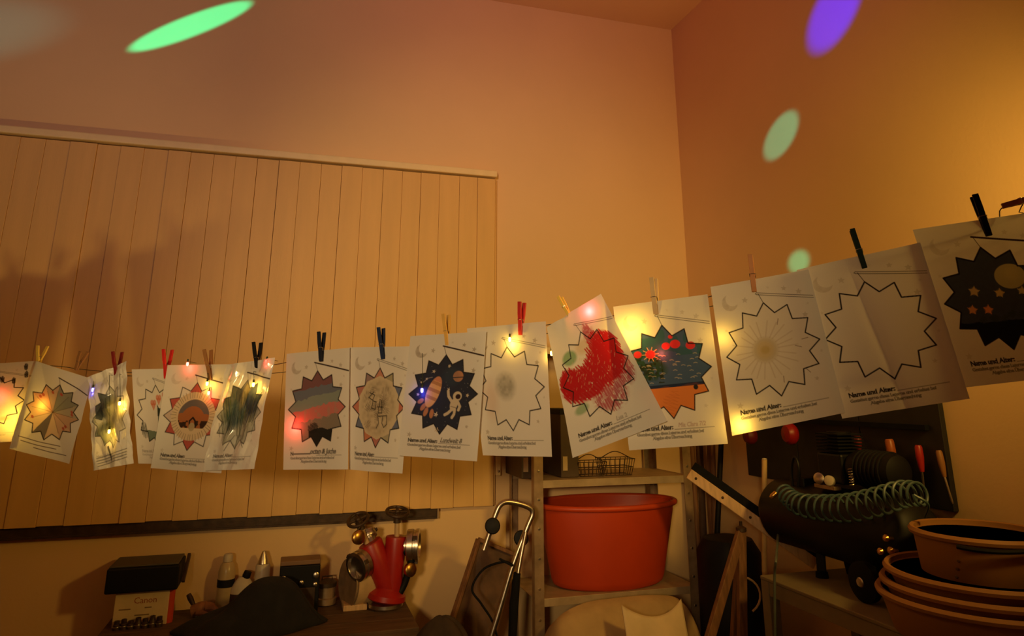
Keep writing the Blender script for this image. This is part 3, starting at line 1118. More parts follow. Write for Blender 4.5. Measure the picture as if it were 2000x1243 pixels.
PANEL_Y = D - 0.056
tag(MB().tube(spline(tie([curtain(x, y, -0.010) for x, y in cord_px]), 6), 0.0011, 6).build('washing_line', ROPE),
    'thin dark cord that carries the pegged drawing sheets', 'cord')

BULBS_AND_GLINTS = [  # px, py, layer, colour, light watt
    (2, 772, -0.022, 'r', 0.16), (92, 786, 0.000, 'y', 0.14), (25, 812, -0.042, 'y', 0.65), (198, 762, 0.030, 'b', 0.016),
    (252, 788, 0.034, 'y', 0.07), (232, 842, 0.034, 'y', 0.07), (376, 712, 0.020, 'r', 0.05), (417, 750, 0.026, 'y', 0.09),  # leading yellow pair stands in for glints reflected by the glossy crumpled sheet
    (418, 768, 0.022, 'r', 0.03), (513, 752, 0.040, 'y', 0.06), (464, 762, 0.000, 'y', 0.16), (536, 708, 0.034, 'r', 0.02),
    (584, 826, -0.002, 'r', 0.24), (832, 763, 0.024, 'b', 0.03), (1000, 664, 0.012, 'y', 0.13), (1073, 690, -0.012, 'y', 0.06),
    (1160, 602, 0.018, 'p', 0.14), (1240, 640, -0.014, 'y', 0.70), (1296, 681, 0.008, 'r', 0.12), (1408, 650, -0.014, 'y', 0.12),
    (1448, 822, -0.004, 'y', 0.22)]
BC = {'y': (1.0, 0.55, 0.06), 'r': (1.0, 0.06, 0.04), 'b': (0.12, 0.10, 1.0), 'p': (1.0, 0.10, 0.12)}
fl = thing('fairy_lights', 'string of small coloured fairy lights woven through the drawing sheets', 'string lights', curtain(880, 690, -0.02))
wire_px = [(-300, 730), (-60, 735), (2, 752), (60, 740), (140, 745), (236, 735), (326, 733), (430, 732), (540, 728), (640, 712), (760, 705), (900, 682),
           (1040, 655), (1160, 635), (1290, 615), (1420, 590), (1560, 560), (1760, 520), (1980, 455), (2120, 430)]
MB().tube(spline(tie([curtain(x, y, -0.016 - 0.002 * (i % 2)) for i, (x, y) in enumerate(wire_px)]), 6), 0.0009, 5).build('wire', GREENW, fl)
for (x, y, lay, c, wt) in BULBS_AND_GLINTS:
    p = curtain(x, y, lay)
    rad = 0.0034
    b = MB().lathe(p - V3((0, 0, 0.006)), (0, 0, 1), [(0.0, 0.0), (rad * 0.7, 0.0012), (rad, 0.004), (rad, 0.009), (rad * 0.7, 0.011)], 10)
    bo = b.build('bulb', glow_mat('bulb_' + c, BC[c], 22.0), fl)
    sk = MB().lathe(p + V3((0, 0, 0.005)), (0, 0, 1), [(rad * 0.75, 0), (rad * 0.75, 0.007), (rad * 0.4, 0.009)], 8)
    ty = min(np.interp(x, [q[0] for q in wire_px], [q[1] for q in wire_px]), y - 3)
    tp = curtain(x, ty - 2, max(lay, 0.0) if lay > 0 else -0.016)
    pe = curtain(x, ty, -0.016)
    sk.tube([p + V3((0, 0, 0.013)), (p + tp) / 2 + V3((0.001, 0, 0.004)), tp, pe], 0.0006, 5)
    sk.build('socket', GREENW, bo)
    l = bpy.data.lights.new('bulb_light', 'POINT')
    l.energy = wt
    l.color = BC[c]
    l.shadow_soft_size = 0.004
    lo = bpy.data.objects.new('bulb_light', l)
    COL.objects.link(lo)
    lo.location = p - V3((0, 0, 0.0115)) + (unit(CAM - p) * 0.004 if lay > 0 else 0)

# ------------------------------------------------------------------ board panel on the back wall
PY = D - 0.05
ptop, pbot, pright = 2.79, 1.195, onY(966, 600, PY)[0]
pl = thing('plank_panel', 'wide cream panel of upright boards with a pale top rail on the back wall', 'panel', (pright - 1.4, PY, pbot))
rg = random.Random(4)
x = pright
k = 0
while x > -2.0:
    wd = 0.101 + rg.uniform(-0.008, 0.006)
    off = rg.uniform(-0.004, 0.004)
    gap = rg.choice((0.0003, 0.0006, 0.0006, 0.0014))
    MB().box((x - wd + gap, PY + off, pbot + rg.uniform(-0.002, 0.002)), (x - gap, D - 0.012, ptop - 0.012)).build('plank', PLANK, pl, bev=0.0012)
    x -= wd
MB().box((-2.0, D - 0.013, pbot + 0.01), (pright - 0.003, D - 0.002, ptop - 0.013)).build('backing', PLANK, pl)
MB().box((-2.02, PY - 0.022, ptop - 0.004), (pright + 0.006, D - 0.002, ptop + 0.030)).build('top_rail', TRIM, pl, bev=0.006)
MB().box((pright + 0.002, PY + 0.016, pbot), (pright + 0.012, D - 0.002, ptop - 0.006)).build('edge_strip', PLANK, pl, bev=0.002)
MB().box((-2.0, D - 0.0125, ptop - 0.0125), (pright - 0.003, D - 0.003, ptop - 0.0045)).build('gap_liner', DARKMETAL, pl)  # dark strip painted in as the shade line under the top rail
c = onY(972, 907, PY)
la = MB().box((c[0] - 0.011, PY - 0.016, c[2] - 0.05), (c[0] + 0.011, PY + 0.015, c[2] + 0.05)).build('latch', TRIM, pl, bev=0.003)
MB().ball((c[0], PY - 0.018, c[2] - 0.03), 0.006).build('screw', STEEL, la)

# dark steel rail below the panel
a, b = onY(0, 1042, D - 0.03), onY(855, 999, D - 0.03)
ra = thing('wall_rail', 'long dark steel rail screwed to the wall below the board panel', 'rail', (0, D, b[2]))
zr = b[2]
MB().box((-1.9, D - 0.035, zr - 0.028), (b[0], D - 0.001, zr + 0.028)).build('channel', DARKMETAL, ra, bev=0.002)
for sgn in (-1, 1):
    MB().box((-1.9, D - 0.040, zr + sgn * 0.026 - 0.004), (b[0], D - 0.030, zr + sgn * 0.026 + 0.004)).build('lip', DARKMETAL, ra, bev=0.001)
MB().box((b[0] - 0.004, D - 0.042, zr - 0.029), (b[0] + 0.004, D - 0.001, zr + 0.029)).build('end_plate', GALV, ra)

# ------------------------------------------------------------------ workbench
ZB = 0.852
bx0, bx1, by0 = onY(222, 1210, D)[0], onY(782, 1155, D)[0], 2.90
wb = thing('workbench', 'dark wooden workbench against the back wall under the rail', 'workbench', ((bx0 + bx1) / 2, 3.15, 0))
n = 4
for i in range(n):
    ya, yb = by0 + (D - 0.004 - by0) * i / n, by0 + (D - 0.004 - by0) * (i + 1) / n
    MB().box((bx0, ya + 0.001, ZB - 0.04), (bx1, yb - 0.001, ZB)).build('top_board', BENCH, wb, bev=0.003)
MB().box((bx0 + 0.04, by0 + 0.03, ZB - 0.15), (bx1 - 0.04, by0 + 0.055, ZB - 0.041)).build('apron', BENCH, wb, bev=0.002)
for lx in (bx0 + 0.06, bx1 - 0.06):
    for ly in (by0 + 0.07, D - 0.08):
        MB().box((lx - 0.035, ly - 0.035, 0), (lx + 0.035, ly + 0.035, ZB - 0.04)).build('leg', BENCH, wb, bev=0.003)


def at(px, py, z=ZB):
    """spot on a surface of height z and the size of one image pixel there"""
    p = onZ(px, py, z)
    return p, ((p - CAM) @ FW) / F


XV, YV, ZV = V3((1, 0, 0)), V3((0, 1, 0)), V3((0, 0, 1))


def clampy(p, back):
    p = p.copy()
    p[2] = p[2]
    p[1] = min(p[1], D - back - 0.004)
    return p


# white carton with red print, black case on it
p, s = at(280, 1211)
p = clampy(p, 0.09)
cw, cdp, ch = 47 * s, 0.085, 60 * s
ca = thing('carton', 'small white carton with faded red print under the black case', 'carton', p)
body = MB().box(p + V3((-cw, -cdp, 0)), p + V3((cw, cdp, ch))).build('box', CARTON, ca, bev=0.002)
RED_INK = mat('red_ink', (0.32, 0.07, 0.03), 0.8)
GREY_INK = mat('grey_ink', (0.22, 0.15, 0.08), 0.8)


def text_mesh(body_txt, o, ux, uz, size, material, parent, name='print', fat=0.0):
    mb = MB()
    ux, uz = V3(ux), V3(uz)
    nrm = unit(np.cross(ux, uz))
    for t in text_tris(body_txt):
        mb.add([V3(o) + ux * q[0] * size + uz * q[1] * size + nrm * 0.0006 for q in t], [(0, 1, 2)])
    return mb.build(name, material, parent)


text_mesh('Canon', p + V3((-0.028, -cdp, ch - 0.040)), XV, ZV, 0.030, RED_INK, body)
for (dx0, dx1, dz) in ((-0.076, -0.036, 0.060), (0.012, 0.036, 0.058), (-0.02, 0.03, 0.082)):
    MB().box(p + V3((dx0, -cdp - 0.0008, ch - dz)), p + V3((dx1, -cdp - 0.0001, ch - dz + 0.004))).build('print_line', GREY_INK, body)
p2 = p + V3((0, 0, ch + 0.001))
kw, kh = 66 * s, 44 * s
bc = thing('black_case', 'flat black plastic case lying on the white carton', 'case', p2)
MB().box(p2 + V3((-kw, -cdp - 0.02, 0)), p2 + V3((kw - 0.01, cdp - 0.01, kh))).build('shell', BLACK, bc, bev=0.006)
MB().box(p2 + V3((-kw + 0.006, -cdp - 0.014, kh + 0.0005)), p2 + V3((kw - 0.016, cdp - 0.016, kh + 0.008))).build('lid', mat('lid_grey', (0.07, 0.06, 0.04), 0.5), bc, bev=0.003)
MB().bar(p2 + V3((kw - 0.002, -0.02, kh * 0.1)), p2 + V3((kw + 0.004, 0.05, kh + 0.008)), 0.012, 0.016).build('hinge', DARKMETAL, bc, bev=0.002)

# row of dark sockets in front of the carton
for i in range(7):
    q, s2 = at(238 + i * 13.5, 1216 - i * 1.2)
    q = V3((q[0], p[1] - cdp - 0.022, ZB))
    hgt = (0.030, 0.034, 0.028, 0.036, 0.031, 0.038, 0.034)[i]
    o = thing('socket_bit', '%s small dark steel socket from the left in the row before the carton' % ('first', 'second', 'third', 'fourth', 'fifth', 'sixth', 'last')[i], 'socket', q, 'row of dark sockets before the carton')
    MB().lathe(q, ZV, [(0.0125, 0), (0.0125, hgt * 0.55), (0.0095, hgt * 0.65), (0.0095, hgt), (0.006, hgt), (0.006, hgt - 0.008), (0, hgt - 0.008)], 14).build('barrel', DARKMETAL, o)
    MB().lathe(q + ZV * hgt * 0.28, ZV, [(0.0127, 0), (0.0133, 0.002), (0.0127, 0.004)], 14).build('ring', STEEL, o)

# orange handle standing right of the carton
q, s = at(331, 1209)
q = clampy(q, 0.03)
q[1] = p[1] - 0.06
o = thing('orange_tube', 'orange plastic tube standing against the white carton', 'tube', q)
MB().lathe(q, ZV, [(0.016, 0), (0.0175, 0.01), (0.0165, 0.07), (0.0165, 0.135)], 16).build('body', ORANGE2, o)
MB().lathe(q + ZV * 0.1352, ZV, [(0.014, 0), (0.0145, 0.012), (0.008, 0.02), (0, 0.02)], 16).build('cap', ORANGE, o)

# utility knife and glove
q, s = at(372, 1205)
q[1] -= 0.01
o = thing('putty_knife', 'small putty knife with pale blade leaning by the orange tube', 'knife', q)
A_, B_ = q + V3((0.03, 0, 0.004)), q + V3((-0.018, 0.03, 0.075))
mid = A_ * 0.5 + B_ * 0.5
MB().bar(A_, mid, 0.030, 0.004, (0, 1, 0)).build('blade', STEEL, o, bev=0.001)
MB().tube([mid, mid * 0.4 + B_ * 0.6, B_], [0.008, 0.011, 0.009], 10).build('handle', DARKMETAL, o)
q, s = at(402, 1203)
q[1] -= 0.02
gl = MB()
for i in range(4):
    ang = 0.35 + 0.17 * i
    st_ = q + V3((-0.012 + 0.004 * i, 0.012 - 0.010 * i, 0.040 - 0.002 * i))
    en = st_ + V3((0.050 + 0.004 * i, -0.01, -0.034 + 0.006 * (i == 1)))
    gl.tube(spline([st_, (st_ + en) / 2 + V3((0, 0, 0.016)), en], 5), [0.010] * 4 + [0.011] * 3 + [0.010] * 3 + [0.007], 8)
gl.tube(spline([q + V3((-0.050, 0.01, 0.022)), q + V3((-0.025, 0.005, 0.030)), q + V3((0.0, 0.0, 0.036))], 5), [0.022] * 4 + [0.024] * 4 + [0.022] * 3, 10)
gl.tube(spline([q + V3((-0.03, -0.015, 0.02)), q + V3((-0.005, -0.03, 0.022)), q + V3((0.018, -0.03, 0.010))], 5), 0.009, 8)
tag(gl.build('work_glove', mat('brown_leather', (0.30, 0.13, 0.06), 0.6, var=0.3, bump=0.3)), 'brown work glove with bent fingers lying on the bench', 'glove')

# bottles
q, s = at(436, 1192)
q = clampy(q, 0.03)
o = thing('spray_bottle', 'tall milky bottle with a black label on the bench', 'bottle', q)
MB().lathe(q, ZV, [(15 * s, 0), (16 * s, 3 * s), (16 * s, 68 * s), (13 * s, 80 * s), (9 * s, 86 * s)], 20).build('body', CLEARP, o)
MB().lathe(q + ZV * 86.5 * s, ZV, [(9 * s, 0), (9 * s, 10 * s), (7 * s, 14 * s), (0, 15 * s)], 16).build('cap', WHITEP, o)
MB().lathe(q + ZV * 42 * s, ZV, [(16.3 * s, 0), (16.3 * s, 14 * s)], 20).build('label_band', BLACK, o)
q, s = at(470, 1191)
q = clampy(q, 0.035)
o = thing('glue_bottle', 'squat pale bottle with black cap and dark label between two taller bottles', 'bottle', q)
MB().lathe(q, ZV, [(22 * s, 0), (23 * s, 3 * s), (23 * s, 38 * s), (14 * s, 52 * s), (8 * s, 58 * s)], 20, ref=XV, sy=0.7).build('body', WHITEP, o)
MB().lathe(q + V3((4 * s, 0, 56 * s)), V3((0.35, 0, 1)), [(7 * s, 0), (8 * s, 3 * s), (7 * s, 12 * s), (0, 13 * s)], 14).build('cap', BLACK, o)
MB().lathe(q + ZV * 8 * s, ZV, [(23.4 * s, 0), (23.4 * s, 22 * s)], 20, ref=XV, sy=0.7).build('label_band', mat('label_brown', (0.05, 0.02, 0.015), 0.6), o)
q, s = at(507, 1187)
q = clampy(q, 0.03)
o = thing('spray_can', 'white spray can with tapered nozzle on the bench', 'spray can', q)
MB().lathe(q, ZV, [(13 * s, 0), (14 * s, 2 * s), (14 * s, 74 * s), (12 * s, 78 * s)], 20).build('body', mat('can_white', (0.62, 0.55, 0.40), 0.4), o)
MB().lathe(q + ZV * 78.5 * s, ZV, [(11 * s, 0), (9 * s, 8 * s), (3.5 * s, 22 * s), (0, 23 * s)], 16).build('nozzle', STEEL, o)

# radio
q, s = at(580, 1196)
q = clampy(q, 0.06)
o = thing('radio', 'dark boxy radio with small chrome knobs on the bench', 'radio', q)
hw, hh = 38 * s, 96 * s
MB().box(q + V3((-hw, -0.05, 0)), q + V3((hw, 0.05, hh - 0.018))).build('case', BLACK, o, bev=0.004)
MB().box(q + V3((-hw, -0.045, hh - 0.017)), q + V3((hw, 0.05, hh))).build('top', mat('radio_top', (0.20, 0.11, 0.05), 0.5), o, bev=0.003)
MB().box(q + V3((-hw * 0.8, -0.056, hh * 0.12)), q + V3((hw * 0.8, -0.050, hh * 0.5))).build('speaker_grille', DARKMETAL, o, bev=0.002)
for (dx, dz, r) in ((-0.8, 0.70, 0.010), (0.8, 0.72, 0.012), (0.1, 0.60, 0.009), (0.78, 0.55, 0.009), (0.35, 0.24, 0.008)):
    MB().lathe(q + V3((dx * hw, -0.050 if dz > 0.5 else -0.0565, dz * hh)), -YV, [(r, 0), (r, 0.008), (r * 0.7, 0.010), (0, 0.010)], 12).build('knob', STEEL, o)

# small metal pot
q, s = at(636, 1181)
q = clampy(q, 0.06)
o = thing('lidded_tin', 'small round tin with dark lid beside the radio', 'tin', q)
MB().lathe(q, ZV, [(15 * s, 0), (20 * s, 2 * s), (20 * s, 12 * s), (17 * s, 14 * s), (17 * s, 32 * s)], 20).build('body', GALV, o)
MB().lathe(q + ZV * 32.5 * s, ZV, [(19 * s, 0), (19 * s, 7 * s), (12 * s, 11 * s), (0, 12 * s)], 20).build('lid', DARKMETAL, o)
MB().tube([q + V3((-10 * s, 0, 41 * s)), q + V3((-9 * s, 0, 50 * s)), q + V3((9 * s, 0, 50 * s)), q + V3((10 * s, 0, 41 * s))], 0.003, 6).build('handle', DARKMETAL, o)

# cream funnel-like bucket lying on its side
q, s = at(690, 1186)
q = clampy(q, 0.10)
r0 = 43 * s
o = thing('enamel_bucket', 'cream metal bucket lying on its side behind the red standpipe', 'bucket', q)
ax = unit((-1, -0.35, 0.04))
cc = q + V3((0.0, 0, r0 + 0.002)) - ax * 0.02
MB().lathe(cc - ax * 0.13, ax, [(0.0, 0), (0.070, 0.0), (0.078, 0.006), (0.092, 0.17), (0.086, 0.17), (0.072, 0.012), (0, 0.010)], 32).build('body', CREAMT, o)
MB().lathe(cc + ax * 0.040, ax, [(0.085, 0), (r0 * 1.0, 0.004), (r0, 0.012), (0.085, 0.010)], 32).build('rim', GALV, o)
MB().box(q + V3((-0.045, -0.06, 0)), q + V3((0.05, 0.03, 0.022))).build('foot_block', WOOD, o, bev=0.003)

# ------------------------------------------------------------------ red standpipe with two valves
q, s = at(752, 1186)
q = q + V3((0, -0.01, 0))
sp_ = thing('standpipe', 'red two-armed fire standpipe with steel couplings on the bench', 'standpipe', q)


def sp(px, py, dy=0.0):
    return onY(px, py, q[1] + dy)


foot = sp(752, 1172)
jn = sp(764, 1150)
MB().lathe(q + ZV * 0.0, ZV, [(30 * s, 0), (34 * s, 4 * s), (34 * s, 10 * s), (26 * s, 13 * s)], 28).build('base_coupling', STEEL, sp_)
ft = MB().lathe(q + ZV * 13.2 * s, V3((0.16, 0, 1)), [(34 * s, 0), (38 * s, 3 * s), (37 * s, 12 * s), (25 * s, 20 * s), (22 * s, 24 * s)], 28).build('foot_flange', REDP, sp_)
l0, l1 = sp(757, 1150), sp(722, 1060)
r0_, r1 = sp(766, 1150), sp(774, 1048)
arms = MB()
arms.lathe(l0, l1 - l0, [(17 * s, -14 * s), (20 * s, 0), (22 * s, np.linalg.norm(l1 - l0) * 0.5), (24 * s, np.linalg.norm(l1 - l0) - 4 * s), (22 * s, np.linalg.norm(l1 - l0)), (0, np.linalg.norm(l1 - l0))], 28)
arms.build('left_arm', REDP, sp_)
arms = MB()
arms.lathe(r0_, r1 - r0_, [(17 * s, -14 * s), (19 * s, 0), (20 * s, np.linalg.norm(r1 - r0_) * 0.55), (21 * s, np.linalg.norm(r1 - r0_) - 4 * s), (20 * s, np.linalg.norm(r1 - r0_)), (0, np.linalg.norm(r1 - r0_))], 28)
arms.build('right_arm', REDP, sp_)


def coupling(c, ax, r):
    c, ax = V3(c), unit(ax)
    k = MB().lathe(c, ax, [(r * 0.62, -r * 0.8), (r * 0.62, 0), (r * 0.95, 0.001), (r, 0.004), (r, r * 0.42), (r * 0.93, r * 0.46), (r * 0.93, r * 0.60), (r, r * 0.62), (r, r * 0.80), (r * 0.78, r * 0.84), (r * 0.7, r * 0.6), (0, r * 0.6)], 30).build('coupling', STEEL, sp_)
    u = unit(np.cross(ax, ZV))
    v = np.cross(u, ax)
    for g in (0.6, 2.7, 4.8):
        MB().frame_box(c + (u * math.cos(g) + v * math.sin(g)) * r * 1.02 + ax * r * 0.6, u * math.cos(g) * 0.006 + v * math.sin(g) * 0.006, (-u * math.sin(g) + v * math.cos(g)) * 0.008, ax * r * 0.14).build('lug', DARKMETAL, k, bev=0.001)


coupling(sp(795, 1066), (1, -0.28, 0.02), 30 * s)
coupling(sp(711, 1100, -0.02), (-0.8, -0.62, -0.22), 27 * s)
coupling(sp(722, 1052, 0.03), (-0.35, 0.5, 0.75), 17 * s)
MB().tube([sp(700, 1105), sp(735, 1092)], 15 * s, 16).build('outlet_neck', REDP, sp_)
MB().tube([sp(772, 1068), sp(800, 1066)], 17 * s, 16).build('outlet_neck', REDP, sp_)
# stems and hand wheels
for (bp, tp, wr, ay) in (((775, 1050), (776, 1003), 22, (0.05, -0.3, 1)), ((717, 1062), (700, 1018), 20, (-0.3, -0.4, 0.8))):
    b_, t_ = sp(*bp), sp(*tp)
    MB().tube([b_, b_ * 0.35 + t_ * 0.65], 5 * s, 12).build('stem', CREAMT, sp_)
    MB().tube([b_ * 0.4 + t_ * 0.6, t_], 7.5 * s, 12).build('gland_nut', DARKMETAL, sp_)
    ay = unit(ay)
    u = unit(np.cross(ay, YV))
    v = np.cross(ay, u)
    cw_ = t_ + ay * 0.006
    hwm = MB().tube([cw_ + (u * math.cos(g) + v * math.sin(g)) * wr * s for g in np.linspace(0, 2 * math.pi, 25)[:-1]], 3.2 * s, 8, closed=True)
    for g in (0, 1.571, 3.1416, 4.712):
        hwm.tube([cw_, cw_ + (u * math.cos(g) + v * math.sin(g)) * wr * s], 2.4 * s, 6)
    hwm.ball(cw_, 6 * s)
    hwm.build('hand_wheel', DARKMETAL, sp_)
for (px, py, dy) in ((697, 1050, -0.05), (798, 1113, -0.03)):
    c_ = sp(px, py, dy)
    k = MB().lathe(c_, unit((0.5, -1, 0.1)), [(12 * s, 0), (13 * s, 3 * s), (13 * s, 9 * s), (9 * s, 12 * s), (0, 12 * s)], 20).build('blind_cap', BRASS, sp_)
    pts = [c_ + V3((0, 0, 12 * s)) + V3((0.012 * math.sin(t * 3), 0.02 * t, 0.035 * t)) for t in np.linspace(0, 1, 9)]
    MB().tube(pts, 0.003, 6).build('chain', DARKMETAL, k)
MB().tube(spline([sp(790, 1075, -0.02), sp(803, 1092, -0.03), sp(792, 1135, -0.02), sp(780, 1160, -0.02)], 6), 7 * s, 10).build('strap', BLACK, sp_)

# dark soft cloth heaped on the front of the bench
rg = np.random.default_rng(8)


def heap(u, v):
    g = 2 * math.pi * u
    c0 = onZ(478, 1232, ZB)
    rr = v
    lob = 1 + 0.12 * math.sin(3 * g + 1) + 0.06 * math.sin(5 * g)
    xx = 0.26 * math.cos(g) * rr * lob
    yy = 0.13 * math.sin(g) * rr * lob
    pk = math.exp(-abs((xx - 0.10) / 0.13) ** 2.6 - abs(yy / 0.11) ** 2.6)
    lump = 0.010 * math.sin(31 * xx + 2) * math.cos(40 * yy)
    hz = (0.070 * (1 - rr ** 2.4) + 0.110 * pk * (1 - rr ** 4) + lump * (1 - rr ** 2)) + 0.003
    return V3((c0[0] + xx, c0[1] + yy, ZB + max(hz, 0.002)))


tag(MB().grid(heap, 56, 22).build('dark_fleece', DARKCLOTH, solid=0.004), 'black fleece heaped on the bench before the bottles and radio', 'clothing')

# ------------------------------------------------------------------ steel rack in the corner
YF, YR_ = 3.02, 3.385
xl, xr = onY(1053, 1050, YF)[0], onY(1350, 1050, YF)[0]
zs1, zs2 = onY(1190, 935, YF)[2], onY(1190, 1160, YF)[2]
rk = thing('steel_rack', 'narrow steel rack with three shelves in the corner holding the orange tub', 'rack', ((xl + xr) / 2, 3.2, 0))
ztop = 1.95
for (ux, uy) in ((xl, YF), (xr, YF), (xl, YR_), (xr, YR_)):
    sg = 1 if ux == xl else -1
    fy = 1 if uy == YF else -1
    up_ = MB().box((ux - 0.020, uy - 0.0015, 0), (ux + 0.020, uy + 0.0015, ztop))
    up_.box((ux - sg * 0.020 - 0.0015, min(uy, uy + fy * 0.034), 0), (ux - sg * 0.020 + 0.0015, max(uy, uy + fy * 0.034), ztop))
    uo = up_.build('upright', GALV, rk)
    if uy == YF:
        for zz in np.arange(0.8, ztop, 0.115):
            MB().lathe((ux, uy - 0.0016, zz), -YV, [(0.0055, 0), (0.0055, 0.0025), (0, 0.003)], 8).build('bolt', STEEL, uo)
for z in (0.30, zs2, zs1, ztop - 0.05):
    sh = MB().box((xl - 0.016, YF + 0.004, z - 0.003), (xr + 0.016, YR_ - 0.004, z))
    sh.box((xl - 0.016, YF + 0.002, z - 0.030), (xr + 0.016, YF + 0.006, z + 0.001))
    sh.box((xl - 0.016, YR_ - 0.006, z - 0.030), (xr + 0.016, YR_ - 0.002, z + 0.001))
    sh.build('shelf', mat('shelf_metal', (0.46, 0.35, 0.21), 0.5, 0.3, var=0.15), rk, bev=0.001)
mx_ = onY(1262, 940, YR_)[0]
MB().bar((mx_, YR_ - 0.01, zs2), (mx_, YR_ - 0.01, ztop - 0.05), 0.025, 0.01, (0, 1, 0)).build('brace', STEEL, rk)

# orange oval tub
tc_ = V3((onY(1186, 1140, 3.2)[0], 3.185, zs2 + 0.001))
ht = onY(1186, 1000, 3.0)[2] - zs2 + 0.01
rx = 0.338
tub = thing('mortar_tub', 'large orange plastic tub standing on the steel rack', 'tub', tc_)
prof = [(0.0, 0.0), (0.71, 0.0), (0.765, 0.010), (0.79, 0.03), (0.965, ht * 0.9), (0.97, ht), (0.945, ht), (0.93, ht * 0.9), (0.765, 0.035), (0.70, 0.012), (0, 0.012)]
MB().lathe(tc_, ZV, [(r * rx, h) for r, h in prof], 56, ref=XV, sy=0.60).build('body', ORANGE, tub)
rimp = [tc_ + V3((math.cos(g) * rx * 1.0, math.sin(g) * rx * 0.60, ht)) for g in np.linspace(0, 2 * math.pi, 65)[:-1]]
MB().tube(rimp, 0.012, 10, closed=True).build('rim', ORANGE2, tub)

# dark bins on the upper shelf
for i, (px0, px1, pt, lb) in enumerate(((1003, 1032, 840, 'dark grey bin on the upper shelf behind the left rack post'),
                                        (1078, 1112, 800, 'dark grey file box on the upper shelf right of the rack post'))):
    a_, b_ = onY(px0, 920, 3.22), onY(px1, 920, 3.22)
    bh = onY(px0, pt, 3.22)[2] - zs1
    o = thing('storage_bin', lb, 'box', ((a_[0] + b_[0]) / 2, 3.22, zs1 + 0.001))
    MB().box((a_[0], 3.10, zs1 + 0.001), (b_[0], 3.35, zs1 + bh)).build('box', mat('bin_dark', (0.09, 0.06, 0.035), 0.6), o, bev=0.003)
    MB().box((a_[0] - 0.004, 3.096, zs1 + bh - 0.02), (b_[0] + 0.004, 3.354, zs1 + bh + 0.004)).build('lid', BLACK, o, bev=0.002)
    MB().box((a_[0] + 0.008, 3.0965, zs1 + 0.03), (a_[0] + 0.03, 3.0995, zs1 + 0.09)).build('label_card', CARTON, o)

# two small wire baskets with odds and ends
for i, (px, wd_, lb) in enumerate(((1150, 0.055, 'left of two small dark wire baskets on the upper shelf'),
                                   (1202, 0.062, 'right of two small dark wire baskets on the upper shelf'))):
    c_ = onY(px, 925, 3.14)
    c_[2] = zs1 + 0.001
    o = thing('wire_basket', lb, 'basket', c_)
    bm_ = MB()
    hh_ = 0.062 + 0.01 * i
    for z in (0.002, hh_ * 0.5, hh_):
        k = 1 + 0.25 * z / hh_
        bm_.tube([c_ + V3((sx * wd_ * k, sy * 0.04 * k, z)) for sx, sy in ((-1, -1), (1, -1), (1, 1), (-1, 1))], 0.0022, 6, closed=True)
    for t in np.linspace(-1, 1, 7):
        for sy in (-1, 1):
            bm_.tube([c_ + V3((t * wd_, sy * 0.04, 0.002)), c_ + V3((t * wd_ * 1.25, sy * 0.05, hh_))], 0.0016, 5)
    for t in (-0.5, 0, 0.5):
        for sx in (-1, 1):
            bm_.tube([c_ + V3((sx * wd_, t * 0.04, 0.002)), c_ + V3((sx * wd_ * 1.25, t * 0.05, hh_))], 0.0016, 5)
    bm_.build('wire_frame', DARKMETAL, o)
    MB().tube(spline([c_ + V3((-wd_ * 1.25, 0, hh_)), c_ + V3((0, 0, hh_ + 0.03)), c_ + V3((wd_ * 1.25, 0, hh_))], 6), 0.0022, 6).build('handle', DARKMETAL, o)

# draped dust sheet below the tub
o0 = V3(((xl + xr) / 2 - 0.01, 2.90, 0))
ds = thing('dust_sheet', 'beige dust sheet heaped below the orange tub with a pale folded flap', 'cloth', o0)


RIDGE = [onY(px, py, 2.90) for px, py in ((1072, 1243), (1092, 1206), (1140, 1180), (1200, 1170), (1270, 1164), (1318, 1168), (1338, 1190), (1352, 1243))]
RIDGE = spline(RIDGE, 8)


def drape(u, v):
    t = u * (len(RIDGE) - 1)
    i = min(int(t), len(RIDGE) - 2)
    rdg = RIDGE[i] * (1 - (t - i)) + RIDGE[i + 1] * (t - i)
    fold = 0.020 * math.sin(16 * u + 2 * math.sin(5 * u)) + 0.008 * math.sin(37 * u + 4 * v)
    if v < 0.2:                                   # back slope under the shelf
        k = v / 0.2
        return V3((rdg[0], 2.985 - 0.085 * k, rdg[2] - 0.05 * (1 - k)))
    k = (v - 0.2) / 0.8
    fw_ = 0.16 * min(1, k * 2.2) ** 0.6
    return V3((rdg[0] + 0.03 * math.sin(3 * k) * (u - 0.5), 2.90 - fw_ - fold * min(1, 2 * k), max(0.012, rdg[2] - 0.03 * k - (rdg[2] - 0.012) * k ** 1.5)))


MB().grid(drape, 72, 30).build('sheet', CLOTH, ds, solid=0.004)
fa, fb, fc_, fd = onY(1214, 1183, 2.70), onY(1290, 1222, 2.665), onY(1330, 1170, 2.74), onY(1345, 1262, 2.64)
fe = onY(1222, 1275, 2.64)


def flap(u, v):
    top = fa * (1 - u) ** 2 + 2 * u * (1 - u) * (fb + V3((0, 0, -0.02))) + fc_ * u * u
    bot = fe * (1 - u) + fd * u
    return top * (1 - v) + bot * v + V3((0, -0.012 * math.sin(10 * u + 1) * v - 0.02 * v, 0))


MB().grid(flap, 24, 10).build('folded_flap', CLOTHW, ds, solid=0.004)

# ------------------------------------------------------------------ hand truck with a board
YH = 2.86


def H(px, py, y=YH):
    return onY(px, py, y)


